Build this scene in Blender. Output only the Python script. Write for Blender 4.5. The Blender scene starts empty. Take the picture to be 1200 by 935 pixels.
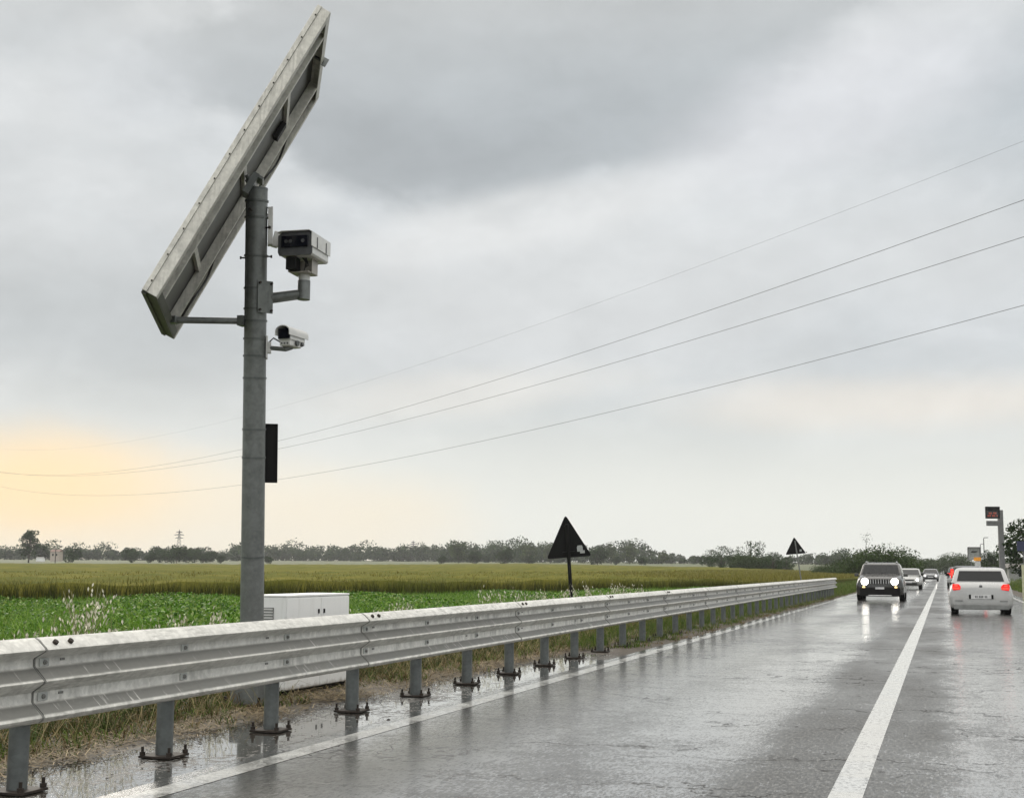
import bpy, math, random
import numpy as np
from mathutils import Vector, Matrix
R = math.radians
random.seed(7); rng = np.random.default_rng(7)
scn = bpy.context.scene
COL = scn.collection

# ------------------------------------------------------------------ camera
F, CH = 1575.0, 1.26                       # focal length in photo pixels, eye height in metres
PSI, PITCH, ROLL = math.atan(503/F), math.atan(196.8/F), 0.0055
fwd0 = Vector((-math.sin(PSI), math.cos(PSI), 0)); rgt0 = Vector((math.cos(PSI), math.sin(PSI), 0))
fwd = fwd0*math.cos(PITCH) + Vector((0, 0, math.sin(PITCH)))
up0 = Vector((0, 0, math.cos(PITCH))) - fwd0*math.sin(PITCH)
rgt = rgt0*math.cos(ROLL) + up0*math.sin(ROLL)
up = up0*math.cos(ROLL) - rgt0*math.sin(ROLL)
EYE = Vector((0, 0, CH))
cd = bpy.data.cameras.new('camera'); cam = bpy.data.objects.new('camera', cd); COL.objects.link(cam)
cd.sensor_width = 36; cd.lens = F/1200*36; cd.clip_start = 0.1; cd.clip_end = 20000
M = Matrix((rgt, up, -fwd)).transposed().to_4x4(); M.translation = EYE
cam.matrix_world = M
scn.camera = cam

def at(px, py, d):                          # survey: a bearing read off the photo and a distance -> world point
    return EYE + (fwd + rgt*((px-600)/F) + up*((467.5-py)/F))*d
def on(px, py, z=0.0):                      # survey: a bearing -> the point where it meets height z
    v = fwd + rgt*((px-600)/F) + up*((467.5-py)/F)
    return EYE + v*((z-CH)/v.z)

# ------------------------------------------------------------------ world, sun, exposure
scn.view_settings.view_transform = 'Standard'; scn.view_settings.look = 'None'
scn.view_settings.exposure = 0.15; scn.view_settings.gamma = 1
scn.view_settings.use_curve_mapping = False
SUN_AZ, SUN_EL = R(-40), R(24)              # behind the clouds, low over the fields on the left
W = bpy.data.worlds.new('World'); scn.world = W; W.use_nodes = True
nt = W.node_tree; nt.nodes.clear()
def N(t, **k):
    n = nt.nodes.new(t)
    for a, b in k.items(): setattr(n, a, b)
    return n
def inp(n, i, v):
    if hasattr(v, 'is_linked') or isinstance(v, bpy.types.NodeSocket): nt.links.new(v, n.inputs[i])
    elif v is not None: n.inputs[i].default_value = v
def MA(op, a, b=None, c=None, clamp=False):
    n = N('ShaderNodeMath', operation=op, use_clamp=clamp); inp(n, 0, a); inp(n, 1, b); inp(n, 2, c); return n.outputs[0]
def SM(v, lo, hi):
    n = N('ShaderNodeMapRange', interpolation_type='SMOOTHSTEP'); inp(n, 0, v); inp(n, 1, lo); inp(n, 2, hi); inp(n, 3, 0.0); inp(n, 4, 1.0); return n.outputs[0]
def MX(f, a, b):
    n = N('ShaderNodeMix', data_type='RGBA')
    inp(n, 0, f)
    for i, v in ((6, a), (7, b)):
        inp(n, i, v if not isinstance(v, tuple) else (*v, 1))
    return n.outputs[2]
geo = N('ShaderNodeNewGeometry')
tc = N('ShaderNodeTexCoord')
sep = N('ShaderNodeSeparateXYZ'); nt.links.new(tc.outputs['Generated'], sep.inputs[0])
dx, dy, dz = sep.outputs
az = MA('ARCTAN2', dx, dy); el = MA('ARCSINE', dz)
def noise(sx, sy, scale, detail=6, rough=.55, off=0.0, dist=0.0):
    c = N('ShaderNodeCombineXYZ'); inp(c, 0, MA('MULTIPLY', dx, sx)); inp(c, 1, MA('MULTIPLY', dy, sx)); inp(c, 2, MA('MULTIPLY_ADD', dz, sy, off))
    n = N('ShaderNodeTexNoise'); inp(n, 'Vector', c.outputs[0]); inp(n, 'Scale', scale); inp(n, 'Detail', detail); inp(n, 'Roughness', rough); inp(n, 'Distortion', dist)
    return n.outputs[0]
n_big = noise(1, 2.2, 3.0, 7, .5, 3.1, .3)
n_mid = noise(1, 2.0, 8.0, 8, .58, 7.7, .2)
n_fine = noise(1, 1.8, 22.0, 6, .6, 5.2, .2)
n_warp = noise(1, 1.4, 6.0, 5, .55, 1.7)
def px_az(x): return math.atan((x-600)/F) - PSI
def px_el(x, y): return (664+(x-600)*.0055-y)/F*.97
def blob(x, y, rx, ry, lo=.35, hi=1.15, warp=.55, tilt=0.0):   # one cloud mass: a bearing, an elevation and angular radii
    a0, e0, ra, re = px_az(x), px_el(x, y), rx/F, ry/F
    u0 = MA('SUBTRACT', az, a0); v0 = MA('SUBTRACT', el, e0)
    ct, st = math.cos(tilt), math.sin(tilt)
    u = MA('ADD', MA('MULTIPLY', u0, ct/ra), MA('MULTIPLY', v0, st/ra))
    v = MA('ADD', MA('MULTIPLY', u0, -st/re), MA('MULTIPLY', v0, ct/re))
    r = MA('SQRT', MA('ADD', MA('MULTIPLY', u, u), MA('MULTIPLY', v, v)))
    r = MA('ADD', r, MA('MULTIPLY', MA('SUBTRACT', n_warp, .5), warp*2))
    r = MA('ADD', r, MA('MULTIPLY', MA('SUBTRACT', n_mid, .5), warp*.9))
    return MA('SUBTRACT', 1.0, SM(r, lo, hi))
sky = N('ShaderNodeTexSky', sky_type='NISHITA'); sky.sun_disc = False
sky.sun_elevation = SUN_EL; sky.sun_rotation = SUN_AZ; sky.air_density = 1.5; sky.dust_density = 3
# overcast cloud deck
deck = MX(SM(n_big, .34, .66), (.50, .54, .57), (.61, .64, .66))
deck = MX(MA('MULTIPLY', SM(n_mid, .45, .72), .3), deck, (.70, .72, .74))
deck = MX(MA('MULTIPLY', blob(760, 330, 700, 130, .2, 1.2, .5, .1), .8), deck, (.64, .66, .67))
deck = MX(MA('MULTIPLY', blob(620, 20, 490, 205, .74, .97, .5, .20), .9), deck, (.42, .455, .48))
deck = MX(MA('MULTIPLY', blob(450, 170, 190, 70, .3, 1.05, .5, .0), .6), deck, (.37, .40, .425))
deck = MX(MA('MULTIPLY', blob(110, 390, 330, 110, .2, 1.2, .45, .05), .75), deck, (.46, .495, .515))
deck = MX(MA('MULTIPLY', blob(350, 226, 60, 26, .1, 1.2, .9, -.2), .55), deck, (.72, .745, .755))
deck = MX(MA('MULTIPLY', blob(600, 250, 300, 40, .2, 1.2, .8, .2), .7), deck, (.72, .735, .74))
deck = MX(MA('MULTIPLY', blob(1010, 120, 230, 90, .2, 1.2, .6, .3), .7), deck, (.68, .695, .725))
deck = MX(MA('MULTIPLY', blob(150, 110, 90, 60, .2, 1.2, .9), .5), deck, (.60, .635, .67))
hz = MA('SUBTRACT', 1.0, SM(el, .03, .17))
deck = MX(MA('MULTIPLY', hz, .9), deck, (.80, .81, .755))
deck = MX(MA('MULTIPLY', blob(1110, 475, 330, 34, .2, 1.3, .6), .45), deck, (.88, .80, .70))
deck = MX(MA('MULTIPLY', blob(560, 455, 200, 30, .2, 1.3, .7, .1), .4), deck, (.80, .77, .71))
deck = MX(MA('MULTIPLY', blob(110, 610, 520, 105, .45, 1.0, .25), .85), deck, (.87, .79, .64))
deck = MX(MA('MULTIPLY', blob(35, 575, 230, 85, .15, 1.1, .3), .8), deck, (1.0, .75, .43))
deck = MX(SM(el, .32, .6), deck, (.67, .655, .62))
tex = MA('ADD', MA('MULTIPLY', MA('SUBTRACT', n_mid, .5), .27), MA('MULTIPLY', MA('SUBTRACT', n_fine, .5), .18))
tex = MA('ADD', 1.0, MA('MULTIPLY', tex, SM(el, .02, .18)))
# an overcast sky is brightest overhead; added brightness behind the camera lifts near faces
lift = MA('ADD', MA('MULTIPLY', SM(el, .42, .95), 2.1), MA('MULTIPLY', SM(dy, .35, -.7), .45))
tex = MA('MULTIPLY', tex, MA('ADD', 1.0, lift))
tv = N('ShaderNodeVectorMath', operation='SCALE'); nt.links.new(deck, tv.inputs[0]); inp(tv, 'Scale', tex); deck = tv.outputs[0]
bgc = N('ShaderNodeBackground'); nt.links.new(deck, bgc.inputs[0]); bgc.inputs[1].default_value = 1.0
bgs = N('ShaderNodeBackground'); nt.links.new(sky.outputs[0], bgs.inputs[0]); bgs.inputs[1].default_value = .05
mixw = N('ShaderNodeMixShader'); mixw.inputs[0].default_value = .985
nt.links.new(bgs.outputs[0], mixw.inputs[1]); nt.links.new(bgc.outputs[0], mixw.inputs[2])
wo = N('ShaderNodeOutputWorld'); nt.links.new(mixw.outputs[0], wo.inputs[0])
sl = bpy.data.lights.new('sun', 'SUN'); sl.energy = 1.0; sl.angle = R(25); sl.color = (1, .93, .82)
so = bpy.data.objects.new('sun', sl); COL.objects.link(so)
sd = Vector((math.sin(SUN_AZ)*math.cos(SUN_EL), math.cos(SUN_AZ)*math.cos(SUN_EL), math.sin(SUN_EL)))
so.rotation_euler = sd.to_track_quat('Z', 'Y').to_euler(); so.location = (0, 0, 60)

# ------------------------------------------------------------------ materials
class MT:                                   # tiny node helper bound to one material
    def __init__(s, name):
        s.m = bpy.data.materials.new(name); s.m.use_nodes = True; s.nt = s.m.node_tree
        s.b = s.nt.nodes['Principled BSDF']; s.tc = s.nt.nodes.new('ShaderNodeTexCoord')
    def n(s, t, **k):
        n = s.nt.nodes.new(t)
        for a, b in k.items(): setattr(n, a, b)
        return n
    def i(s, n, k, v):
        if isinstance(v, bpy.types.NodeSocket): s.nt.links.new(v, n.inputs[k])
        elif v is not None:
            if isinstance(v, tuple) and len(v) == 3 and n.inputs[k].type == 'RGBA': v = (*v, 1)
            n.inputs[k].default_value = v
    def math(s, op, a, b=None, c=None, clamp=False):
        n = s.n('ShaderNodeMath', operation=op, use_clamp=clamp); s.i(n, 0, a); s.i(n, 1, b); s.i(n, 2, c); return n.outputs[0]
    def sm(s, v, lo, hi, a=0.0, b=1.0):
        n = s.n('ShaderNodeMapRange', interpolation_type='SMOOTHSTEP')
        for k, x in enumerate((v, lo, hi, a, b)): s.i(n, k, x)
        return n.outputs[0]
    def mix(s, f, a, b):
        n = s.n('ShaderNodeMix', data_type='RGBA'); s.i(n, 0, f); s.i(n, 6, a); s.i(n, 7, b); return n.outputs[2]
    def noise(s, scale, detail=4, rough=.55, stretch=(1, 1, 1), dist=0.0, coord='Object'):
        mp = s.n('ShaderNodeMapping'); s.nt.links.new(s.tc.outputs[coord], mp.inputs[0]); mp.inputs['Scale'].default_value = stretch
        n = s.n('ShaderNodeTexNoise'); s.nt.links.new(mp.outputs[0], n.inputs['Vector'])
        n.inputs['Scale'].default_value = scale; n.inputs['Detail'].default_value = detail; n.inputs['Roughness'].default_value = rough; n.inputs['Distortion'].default_value = dist
        return n.outputs[0]
    def bump(s, h, strength=.2, dist=.01):
        n = s.n('ShaderNodeBump'); s.i(n, 'Height', h); n.inputs['Strength'].default_value = strength; n.inputs['Distance'].default_value = dist
        s.nt.links.new(n.outputs[0], s.b.inputs['Normal'])
    def set(s, **k):
        for a, v in k.items(): s.i(s.b, a.replace('_', ' '), v)
        return s.m
def simple(name, c, rough=.5, metal=0.0, var=.18, scale=6.0, bump=0.0, spec=.5, stretch=(1, 1, 1)):
    t = MT(name); f = t.noise(scale, 5, .6, stretch)
    lo = tuple(x*(1-var) for x in c); hi = tuple(min(1, x*(1+var)) for x in c)
    t.set(Base_Color=t.mix(t.sm(f, .3, .7), lo, hi), Roughness=t.math('MULTIPLY_ADD', f, .25, rough-.12), Metallic=metal)
    t.b.inputs['Specular IOR Level'].default_value = spec
    if bump: t.bump(t.noise(scale*6, 4, .6, stretch), bump, .005)
    return t.m
def emit(name, c, s):
    t = MT(name); return t.set(Base_Color=c, Emission_Color=c, Emission_Strength=s, Roughness=.2)

def galvanised(name, c, rough, metal, streak=0.0, bands=()):
    t = MT(name)
    f1 = t.noise(9, 5, .65); vo = t.n('ShaderNodeTexVoronoi'); t.nt.links.new(t.tc.outputs['Object'], vo.inputs['Vector']); vo.inputs['Scale'].default_value = 38
    sp = t.n('ShaderNodeSeparateColor'); t.nt.links.new(vo.outputs['Color'], sp.inputs[0])
    lo = tuple(x*.72 for x in c); hi = tuple(min(1, x*1.16) for x in c)
    col = t.mix(t.math('ADD', t.math('MULTIPLY', sp.outputs[0], .35), t.math('MULTIPLY', t.sm(f1, .3, .7), .65)), lo, hi)
    if streak:                                # rain-washed road dirt on the beam
        s1 = t.noise(1, 4, .6, (60, 9, 4)); s2 = t.noise(1.1, 3, .6, (2, .8, 2))
        col = t.mix(t.math('MULTIPLY', t.math('MULTIPLY', t.sm(s1, .42, .66), t.sm(s2, .35, .6)), streak), col, (.16, .155, .14))
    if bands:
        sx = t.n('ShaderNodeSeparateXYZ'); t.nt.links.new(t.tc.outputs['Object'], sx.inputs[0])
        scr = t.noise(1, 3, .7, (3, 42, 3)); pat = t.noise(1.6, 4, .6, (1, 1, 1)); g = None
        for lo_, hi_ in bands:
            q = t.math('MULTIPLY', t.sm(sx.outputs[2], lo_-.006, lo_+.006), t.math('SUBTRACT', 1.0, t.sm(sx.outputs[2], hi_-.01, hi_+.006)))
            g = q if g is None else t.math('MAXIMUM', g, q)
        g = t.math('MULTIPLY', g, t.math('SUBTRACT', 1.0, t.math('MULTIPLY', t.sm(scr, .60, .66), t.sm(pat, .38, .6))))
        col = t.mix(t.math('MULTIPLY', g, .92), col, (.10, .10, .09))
        oi = t.n('ShaderNodeObjectInfo'); col = t.mix(t.math('MULTIPLY', oi.outputs['Random'], .16), col, (.30, .30, .285))
    return t.set(Base_Color=col, Roughness=t.math('MULTIPLY_ADD', f1, .25, rough-.12), Metallic=metal)
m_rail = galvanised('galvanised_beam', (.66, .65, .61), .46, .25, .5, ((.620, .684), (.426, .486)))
m_galv = galvanised('galvanised_steel', (.165, .175, .172), .44, .4)
m_post = galvanised('galvanised_post', (.115, .125, .123), .42, .35)
m_frame = galvanised('panel_frame_metal', (.52, .51, .47), .5, .2, .35)
m_back = simple('panel_backsheet', (.05, .05, .047), .5, 0, .3)
m_endshade = galvanised('shaded_panel_end', (.06, .064, .05), .6, 0)  # shade of the down-facing panel end, painted as a darker metal colour
m_cell = simple('solar_cells', (.012, .016, .035), .12)
m_darkmetal = simple('rusty_dark_steel', (.028, .022, .018), .65, 0, .4, 20, spec=.2)
m_black = simple('black_paint', (.006, .006, .006), .6, 0, .3, spec=.25)
m_rubber = simple('black_rubber', (.010, .010, .010), .8, spec=.12)
def splashed():
    t = MT('white_enamel'); sx = t.n('ShaderNodeSeparateXYZ'); t.nt.links.new(t.tc.outputs['Object'], sx.inputs[0]); f = t.noise(14, 5, .7); g = t.noise(3, 4, .6, (6, 6, .8))
    mud = t.math('SUBTRACT', 1.0, t.sm(t.math('SUBTRACT', sx.outputs[2], t.math('MULTIPLY', f, .12)), -.03, .04))
    col = t.mix(t.math('MULTIPLY', t.sm(g, .5, .75), .22), (.74, .745, .74), (.42, .41, .37)); col = t.mix(t.math('MULTIPLY', mud, .75), col, (.16, .13, .09))
    return t.set(Base_Color=col, Roughness=.38)
m_white = splashed()
m_camgrey = simple('camera_light_grey', (.55, .55, .54), .4, 0, .08, 8)
m_camdark = simple('camera_dark_grey', (.07, .072, .075), .4, 0, .2, 8)
m_lens = simple('dark_glass', (.006, .007, .012), .06)
m_cable = simple('cable_black', (.012, .012, .012), .6)
m_wire = simple('line_conductor', (.09, .095, .1), .6)
m_signgrey = simple('sign_back_grey', (.17, .175, .17), .55)
m_sticker = simple('paper_sticker', (.36, .375, .37), .5, 0, .2, 60)

def asphalt():
    t = MT('wet_asphalt')
    pos = t.n('ShaderNodeSeparateXYZ'); t.nt.links.new(t.tc.outputs['Object'], pos.inputs[0])
    X, Y = pos.outputs[0], pos.outputs[1]
    fine = t.noise(55, 3, .7); agg = t.noise(260, 2, .6); big = t.noise(.55, 5, .6, (1.0, .35, 1)); mid = t.noise(3.0, 5, .65, (1, .55, 1))
    col = t.mix(t.sm(fine, .35, .65), (.018, .018, .018), (.085, .084, .080))
    col = t.mix(t.math('MULTIPLY', t.sm(big, .4, .7), .5), col, (.075, .074, .070))
    agr = t.noise(46, 4, .85, (1, .3, 1)); col = t.mix(t.math('MULTIPLY', t.sm(agr, .52, .60), .9), col, (.15, .147, .138))
    col = t.mix(t.math('SUBTRACT', 1.0, t.sm(agr, .38, .47)), col, (.012, .012, .012))
    # older seam strips each side of the centre line: coarser, drains better
    band = t.math('ABSOLUTE', t.math('ADD', t.math('ADD', X, .62), t.math('MULTIPLY', t.math('SUBTRACT', mid, .5), .5)))
    dry = t.math('SUBTRACT', 1.0, t.sm(band, .45, .85))
    # cracks, mostly across the lane
    w = t.noise(1.3, 5, .7, (1, 1, 1)); w2 = t.noise(7, 3, .6)
    ph = t.math('ADD', t.math('ADD', t.math('MULTIPLY', Y, .62), t.math('MULTIPLY', w, 1.15)), t.math('MULTIPLY', w2, .05))
    fr = t.math('ABSOLUTE', t.math('SUBTRACT', t.math('FRACT', ph), .5))
    cmask = t.sm(t.noise(.9, 3, .6, (1, .8, 1)), .44, .56)
    crack = t.math('MULTIPLY', t.math('SUBTRACT', 1.0, t.sm(fr, .005, .022)), cmask)
    vor = t.n('ShaderNodeTexVoronoi', feature='DISTANCE_TO_EDGE'); 
    mp = t.n('ShaderNodeVectorMath', operation='ADD'); t.nt.links.new(t.tc.outputs['Object'], mp.inputs[0])
    nz = t.n('ShaderNodeTexNoise'); nz.inputs['Scale'].default_value = 4; t.nt.links.new(t.tc.outputs['Object'], nz.inputs['Vector'])
    sc = t.n('ShaderNodeVectorMath', operation='SCALE'); sc.inputs['Scale'].default_value = .5; t.nt.links.new(nz.outputs['Color'], sc.inputs[0]); t.nt.links.new(sc.outputs[0], mp.inputs[1])
    t.nt.links.new(mp.outputs[0], vor.inputs['Vector']); vor.inputs['Scale'].default_value = 1.7
    craz = t.math('MULTIPLY', t.math('SUBTRACT', 1.0, t.sm(vor.outputs['Distance'], .006, .03)), t.sm(t.noise(.42, 3, .6), .54, .62))
    crack = t.math('MAXIMUM', crack, craz)
    col = t.mix(crack, col, (.008, .008, .008))
    # water film: pools in the wheel tracks
    wet = t.math('ADD', t.sm(big, .32, .62), t.math('MULTIPLY', t.math('SUBTRACT', mid, .5), .9), clamp=True)
    rough = t.math('ADD', t.math('MULTIPLY_ADD', wet, -.16, .26), t.math('MULTIPLY', dry, .20))
    rough = t.math('ADD', rough, t.math('MULTIPLY', t.math('SUBTRACT', fine, .5), .26))
    rough = t.math('ADD', rough, t.math('MULTIPLY', crack, .3), clamp=True)
    t.set(Base_Color=col, Roughness=rough, IOR=1.5)
    t.i(t.b, 'Specular IOR Level', t.math('MULTIPLY_ADD', dry, -.22, .5))
    patch = t.noise(9, 6, .72, (1, .7, 1)); grain = t.noise(52, 4, .8, (1, .3, 1))
    film = t.math('ADD', t.math('MULTIPLY', wet, .55), t.math('MULTIPLY', t.math('SUBTRACT', patch, .5), 1.6))
    speck = t.noise(24, 4, .75, (1, .28, 1)); streak = t.noise(2.2, 4, .7, (.35, 1.6, 1))
    film = t.math('ADD', film, t.math('MULTIPLY', t.math('SUBTRACT', grain, .5), 4.5))
    film = t.math('ADD', film, t.math('MULTIPLY', t.math('SUBTRACT', speck, .5), 2.4))
    film = t.math('ADD', film, t.math('MULTIPLY', t.math('SUBTRACT', streak, .5), 1.2))
    film = t.math('SUBTRACT', t.math('ADD', film, .22), t.math('MULTIPLY', dry, .52), clamp=True)
    for xc, hw, amt in ((-3.25, .38, .22), (-1.75, .34, .22), (.72, .30, .30), (2.25, .30, .22), (-2.5, .22, -.18), (1.45, .28, -.30), (-3.95, .2, -.15)):
        q = t.math('ABSOLUTE', t.math('ADD', t.math('ADD', X, -xc), t.math('MULTIPLY', t.math('SUBTRACT', mid, .5), .5)))
        film = t.math('ADD', film, t.math('MULTIPLY', t.math('SUBTRACT', 1.0, t.sm(q, hw*.3, hw*1.5)), amt))
    film = t.math('MULTIPLY_ADD', film, 1.6, -.48, clamp=True)
    film = t.math('MULTIPLY', film, t.math('SUBTRACT', 1.0, crack))
    t.i(t.b, 'Coat Weight', film); t.b.inputs['Coat Roughness'].default_value = .16; t.b.inputs['Coat IOR'].default_value = 1.75
    h = t.math('SUBTRACT', t.math('MULTIPLY_ADD', agg, .4, fine), t.math('MULTIPLY', crack, 1.5))
    h = t.math('ADD', h, t.math('MULTIPLY', mid, .6))
    t.bump(h, .16, .005)
    return t.m
m_asphalt = asphalt()
def road_paint(nm, wear):
    t = MT(nm); f = t.noise(30, 4, .7); g = t.noise(2.2, 4, .6)
    w = t.noise(1, 4, .6, (4, 30, 1))
    chip = t.math('MULTIPLY', t.sm(f, .55-wear, .65-wear), t.sm(g, .40-wear, .60-wear))
    chip = t.math('MAXIMUM', chip, t.math('MULTIPLY', t.sm(w, .63, .68), .6))
    col = t.mix(chip, t.mix(g, (.36, .36, .345), (.54, .54, .52)), (.085, .08, .07))
    t.set(Base_Color=col, Roughness=t.math('MULTIPLY_ADD', f, .25, .16)); t.bump(f, .2, .004)
    t.i(t.b, 'Coat Weight', t.math('MULTIPLY', t.sm(g, .35, .6), .8)); t.b.inputs['Coat Roughness'].default_value = .08
    return t.m
m_paint = road_paint('worn_road_paint', .045); m_edge = road_paint('muddy_edge_paint', .09)
def verge_mat():
    t = MT('muddy_wet_verge')
    pos = t.n('ShaderNodeSeparateXYZ'); t.nt.links.new(t.tc.outputs['Object'], pos.inputs[0]); X, Y = pos.outputs[0], pos.outputs[1]
    a = t.noise(1.1, 6, .62, (1, .6, 1)); b = t.noise(14, 5, .65); c = t.noise(60, 3, .6)
    # water lies between the line and the posts, and only along the paved stretch
    lat = t.math('MULTIPLY', t.sm(X, -5.75, -5.25), 1.0)
    lon = t.math('SUBTRACT', 1.0, t.sm(Y, 17.5, 20.5))
    pud = t.math('ADD', t.math('MULTIPLY', t.math('MULTIPLY', lat, lon), .68), t.math('MULTIPLY', t.math('SUBTRACT', a, .5), 2.3))
    pud = t.math('SUBTRACT', pud, t.math('MULTIPLY', t.math('SUBTRACT', b, .5), 2.1))
    pud = t.math('SUBTRACT', pud, t.math('MULTIPLY', t.math('SUBTRACT', c, .5), 1.1))
    pm = t.sm(pud, .44, .58)
    gravel = t.sm(b, .52, .6)
    soil = t.mix(t.sm(b, .35, .65), (.022, .017, .010), (.075, .054, .033))
    pave = t.mix(t.sm(b, .3, .7), (.03, .03, .03), (.08, .078, .072))
    base = t.mix(t.math('MULTIPLY', lat, lon), soil, pave)
    col = t.mix(pm, base, (.06, .054, .045))
    t.set(Base_Color=col, Roughness=t.math('MULTIPLY_ADD', pm, -.50, .56), IOR=1.4); t.i(t.b, 'Coat Weight', pm); t.b.inputs['Coat Roughness'].default_value = .03; t.b.inputs['Coat IOR'].default_value = 1.7
    hh = t.math('MULTIPLY', t.math('ADD', b, t.math('MULTIPLY', c, .5)), t.math('MULTIPLY_ADD', pm, -.93, 1.0))
    t.bump(hh, .6, .02)
    return t.m
m_verge = verge_mat()
def soil_mat():
    t = MT('field_soil'); a = t.noise(.02, 6, .6); b = t.noise(1.5, 5, .6)
    col = t.mix(t.sm(a, .4, .6), (.055, .075, .022), (.085, .09, .035)); col = t.mix(t.math('MULTIPLY', b, .5), col, (.045, .05, .02))
    return t.set(Base_Color=col, Roughness=.85)
m_soil = soil_mat()
def wheat_mat(name, lo, hi, sc=.35):
    t = MT(name); a = t.noise(sc, 7, .68, (1, .35, 1)); b = t.noise(9, 4, .7)
    col = t.mix(t.sm(a, .3, .72), lo, hi); col = t.mix(t.math('MULTIPLY', t.sm(b, .4, .7), .35), col, tuple(x*.5 for x in lo))
    t.set(Base_Color=col, Roughness=.9); t.b.inputs['Specular IOR Level'].default_value = .02; t.bump(b, .5, .12); return t.m
m_wheat = wheat_mat('ripening_wheat', (.080, .088, .018), (.150, .138, .030))
def attr_mat(name, rough=.6, trans=.0, spec=.3):
    t = MT(name); a = t.n('ShaderNodeAttribute', attribute_name='Col')
    t.set(Base_Color=a.outputs['Color'], Roughness=rough); t.b.inputs['Specular IOR Level'].default_value = spec
    if trans:
        tr = t.n('ShaderNodeBsdfTranslucent'); t.nt.links.new(a.outputs['Color'], tr.inputs[0])
        mx = t.n('ShaderNodeMixShader'); mx.inputs[0].default_value = trans
        t.nt.links.new(t.b.outputs[0], mx.inputs[1]); t.nt.links.new(tr.outputs[0], mx.inputs[2])
        t.nt.links.new(mx.outputs[0], t.nt.nodes['Material Output'].inputs[0])
    return t.m
m_blade = attr_mat('grass_blades', .65, .3, .12); m_crop = attr_mat('wet_crop_leaves', .42, .35, .28); m_straw = attr_mat('straw', .7); m_leaf = attr_mat('tree_leaves', .7, .2, .12)
m_bark = simple('bark', (.06, .05, .04), .85, 0, .3, 8)

# ------------------------------------------------------------------ mesh builder
class MB:
    def __init__(s): s.v = []; s.f = []; s.u = []
    def add(s, vs, fs):
        o = len(s.v); s.u.append((o, len(s.f))); s.v += [tuple(v) for v in vs]; s.f += [tuple(i+o for i in f) for f in fs]; return s
    def box(s, c, h, ax=None):              # centre, half sizes, optional 3 axes
        c = Vector(c); ax = ax or (Vector((1, 0, 0)), Vector((0, 1, 0)), Vector((0, 0, 1)))
        vs = [c + ax[0]*h[0]*i + ax[1]*h[1]*j + ax[2]*h[2]*k for i in (-1, 1) for j in (-1, 1) for k in (-1, 1)]
        return s.add(vs, [(0, 1, 3, 2), (4, 6, 7, 5), (0, 4, 5, 1), (2, 3, 7, 6), (0, 2, 6, 4), (1, 5, 7, 3)])
    def tube(s, pts, r, n=10, caps=True):
        pts = [Vector(p) for p in pts]; rs = r if isinstance(r, (list, tuple)) else [r]*len(pts)
        vs = []; fs = []; ref = None
        for i, p in enumerate(pts):
            d = (pts[min(i+1, len(pts)-1)] - pts[max(i-1, 0)]).normalized()
            a = ref if ref is not None else (Vector((1, 0, 0)) if abs(d.x) < .8 else Vector((0, 1, 0)))
            a = (a - d*a.dot(d)).normalized(); ref = a; b = d.cross(a)
            for k in range(n):
                t = 2*math.pi*k/n; vs.append(p + (a*math.cos(t) + b*math.sin(t))*rs[i])
        for i in range(len(pts)-1):
            for k in range(n):
                fs.append((i*n+k, i*n+(k+1) % n, (i+1)*n+(k+1) % n, (i+1)*n+k))
        if caps: fs.append(tuple(range(n-1, -1, -1))); fs.append(tuple(range((len(pts)-1)*n, len(pts)*n)))
        return s.add(vs, fs)
    def prism(s, outline, o, u, v, w):      # 2-D outline in (u,v) at origin o, extruded by vector w
        o, u, v, w = map(Vector, (o, u, v, w)); n = len(outline)
        a = [o + u*p[0] + v*p[1] for p in outline]; b = [p + w for p in a]
        return s.add(a+b, [tuple(range(n-1, -1, -1)), tuple(range(n, 2*n))] + [(i, (i+1) % n, n+(i+1) % n, n+i) for i in range(n)])
    def sheet(s, vs): return s.add(vs, [tuple(range(len(vs)))])
    def mesh(s, name):
        me = bpy.data.meshes.new(name); me.from_pydata(s.v, [], s.f); me.update(); return me
    def build(s, name, mat, parent=None, smooth=False, bevel=0.0, label=None, origin=None):
        if origin is not None:
            o = Vector(origin); s.v = [tuple(Vector(p)-o) for p in s.v]
        me = s.mesh(name); me.materials.append(mat)
        import bmesh
        bm = bmesh.new(); bm.from_mesh(me); bmesh.ops.recalc_face_normals(bm, faces=bm.faces); bm.to_mesh(me); bm.free()
        o = bpy.data.objects.new(name, me); COL.objects.link(o)
        if parent: o.parent = parent
        if smooth: me.shade_smooth() if smooth == 'all' else me.shade_auto(R(35)) if hasattr(me, 'shade_auto') else auto_smooth(me)
        if bevel:
            b = o.modifiers.new('bevel', 'BEVEL'); b.width = bevel; b.segments = 2; b.limit_method = 'ANGLE'; b.angle_limit = R(30)
        if label: o['label'] = label
        return o
def each(m, name, mat, parent=None, origin=None, **k):      # every added shape becomes an object of its own
    r = []; u = m.u + [(len(m.v), len(m.f))]
    for (a, b), (c, d) in zip(u[:-1], u[1:]):
        q = MB(); q.add(m.v[a:c], [tuple(i-a for i in f) for f in m.f[b:d]]); r.append(q.build(name, mat, parent, origin=origin, **k))
    return r
def pe(m, name, mat, par, **k): return each(m, name, mat, par, origin=par_world(par), **k)
def auto_smooth(me, ang=R(38)):
    import bmesh
    bm = bmesh.new(); bm.from_mesh(me)
    for f in bm.faces: f.smooth = True
    for e in bm.edges:
        e.smooth = len(e.link_faces) == 2 and e.calc_face_angle(0) < ang
    bm.to_mesh(me); bm.free()
def tag(o, label=None, cat=None, group=None, kind=None):
    if label: o['label'] = label
    if cat: o['category'] = cat
    if group: o['group'] = group
    if kind: o['kind'] = kind
    return o
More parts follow.
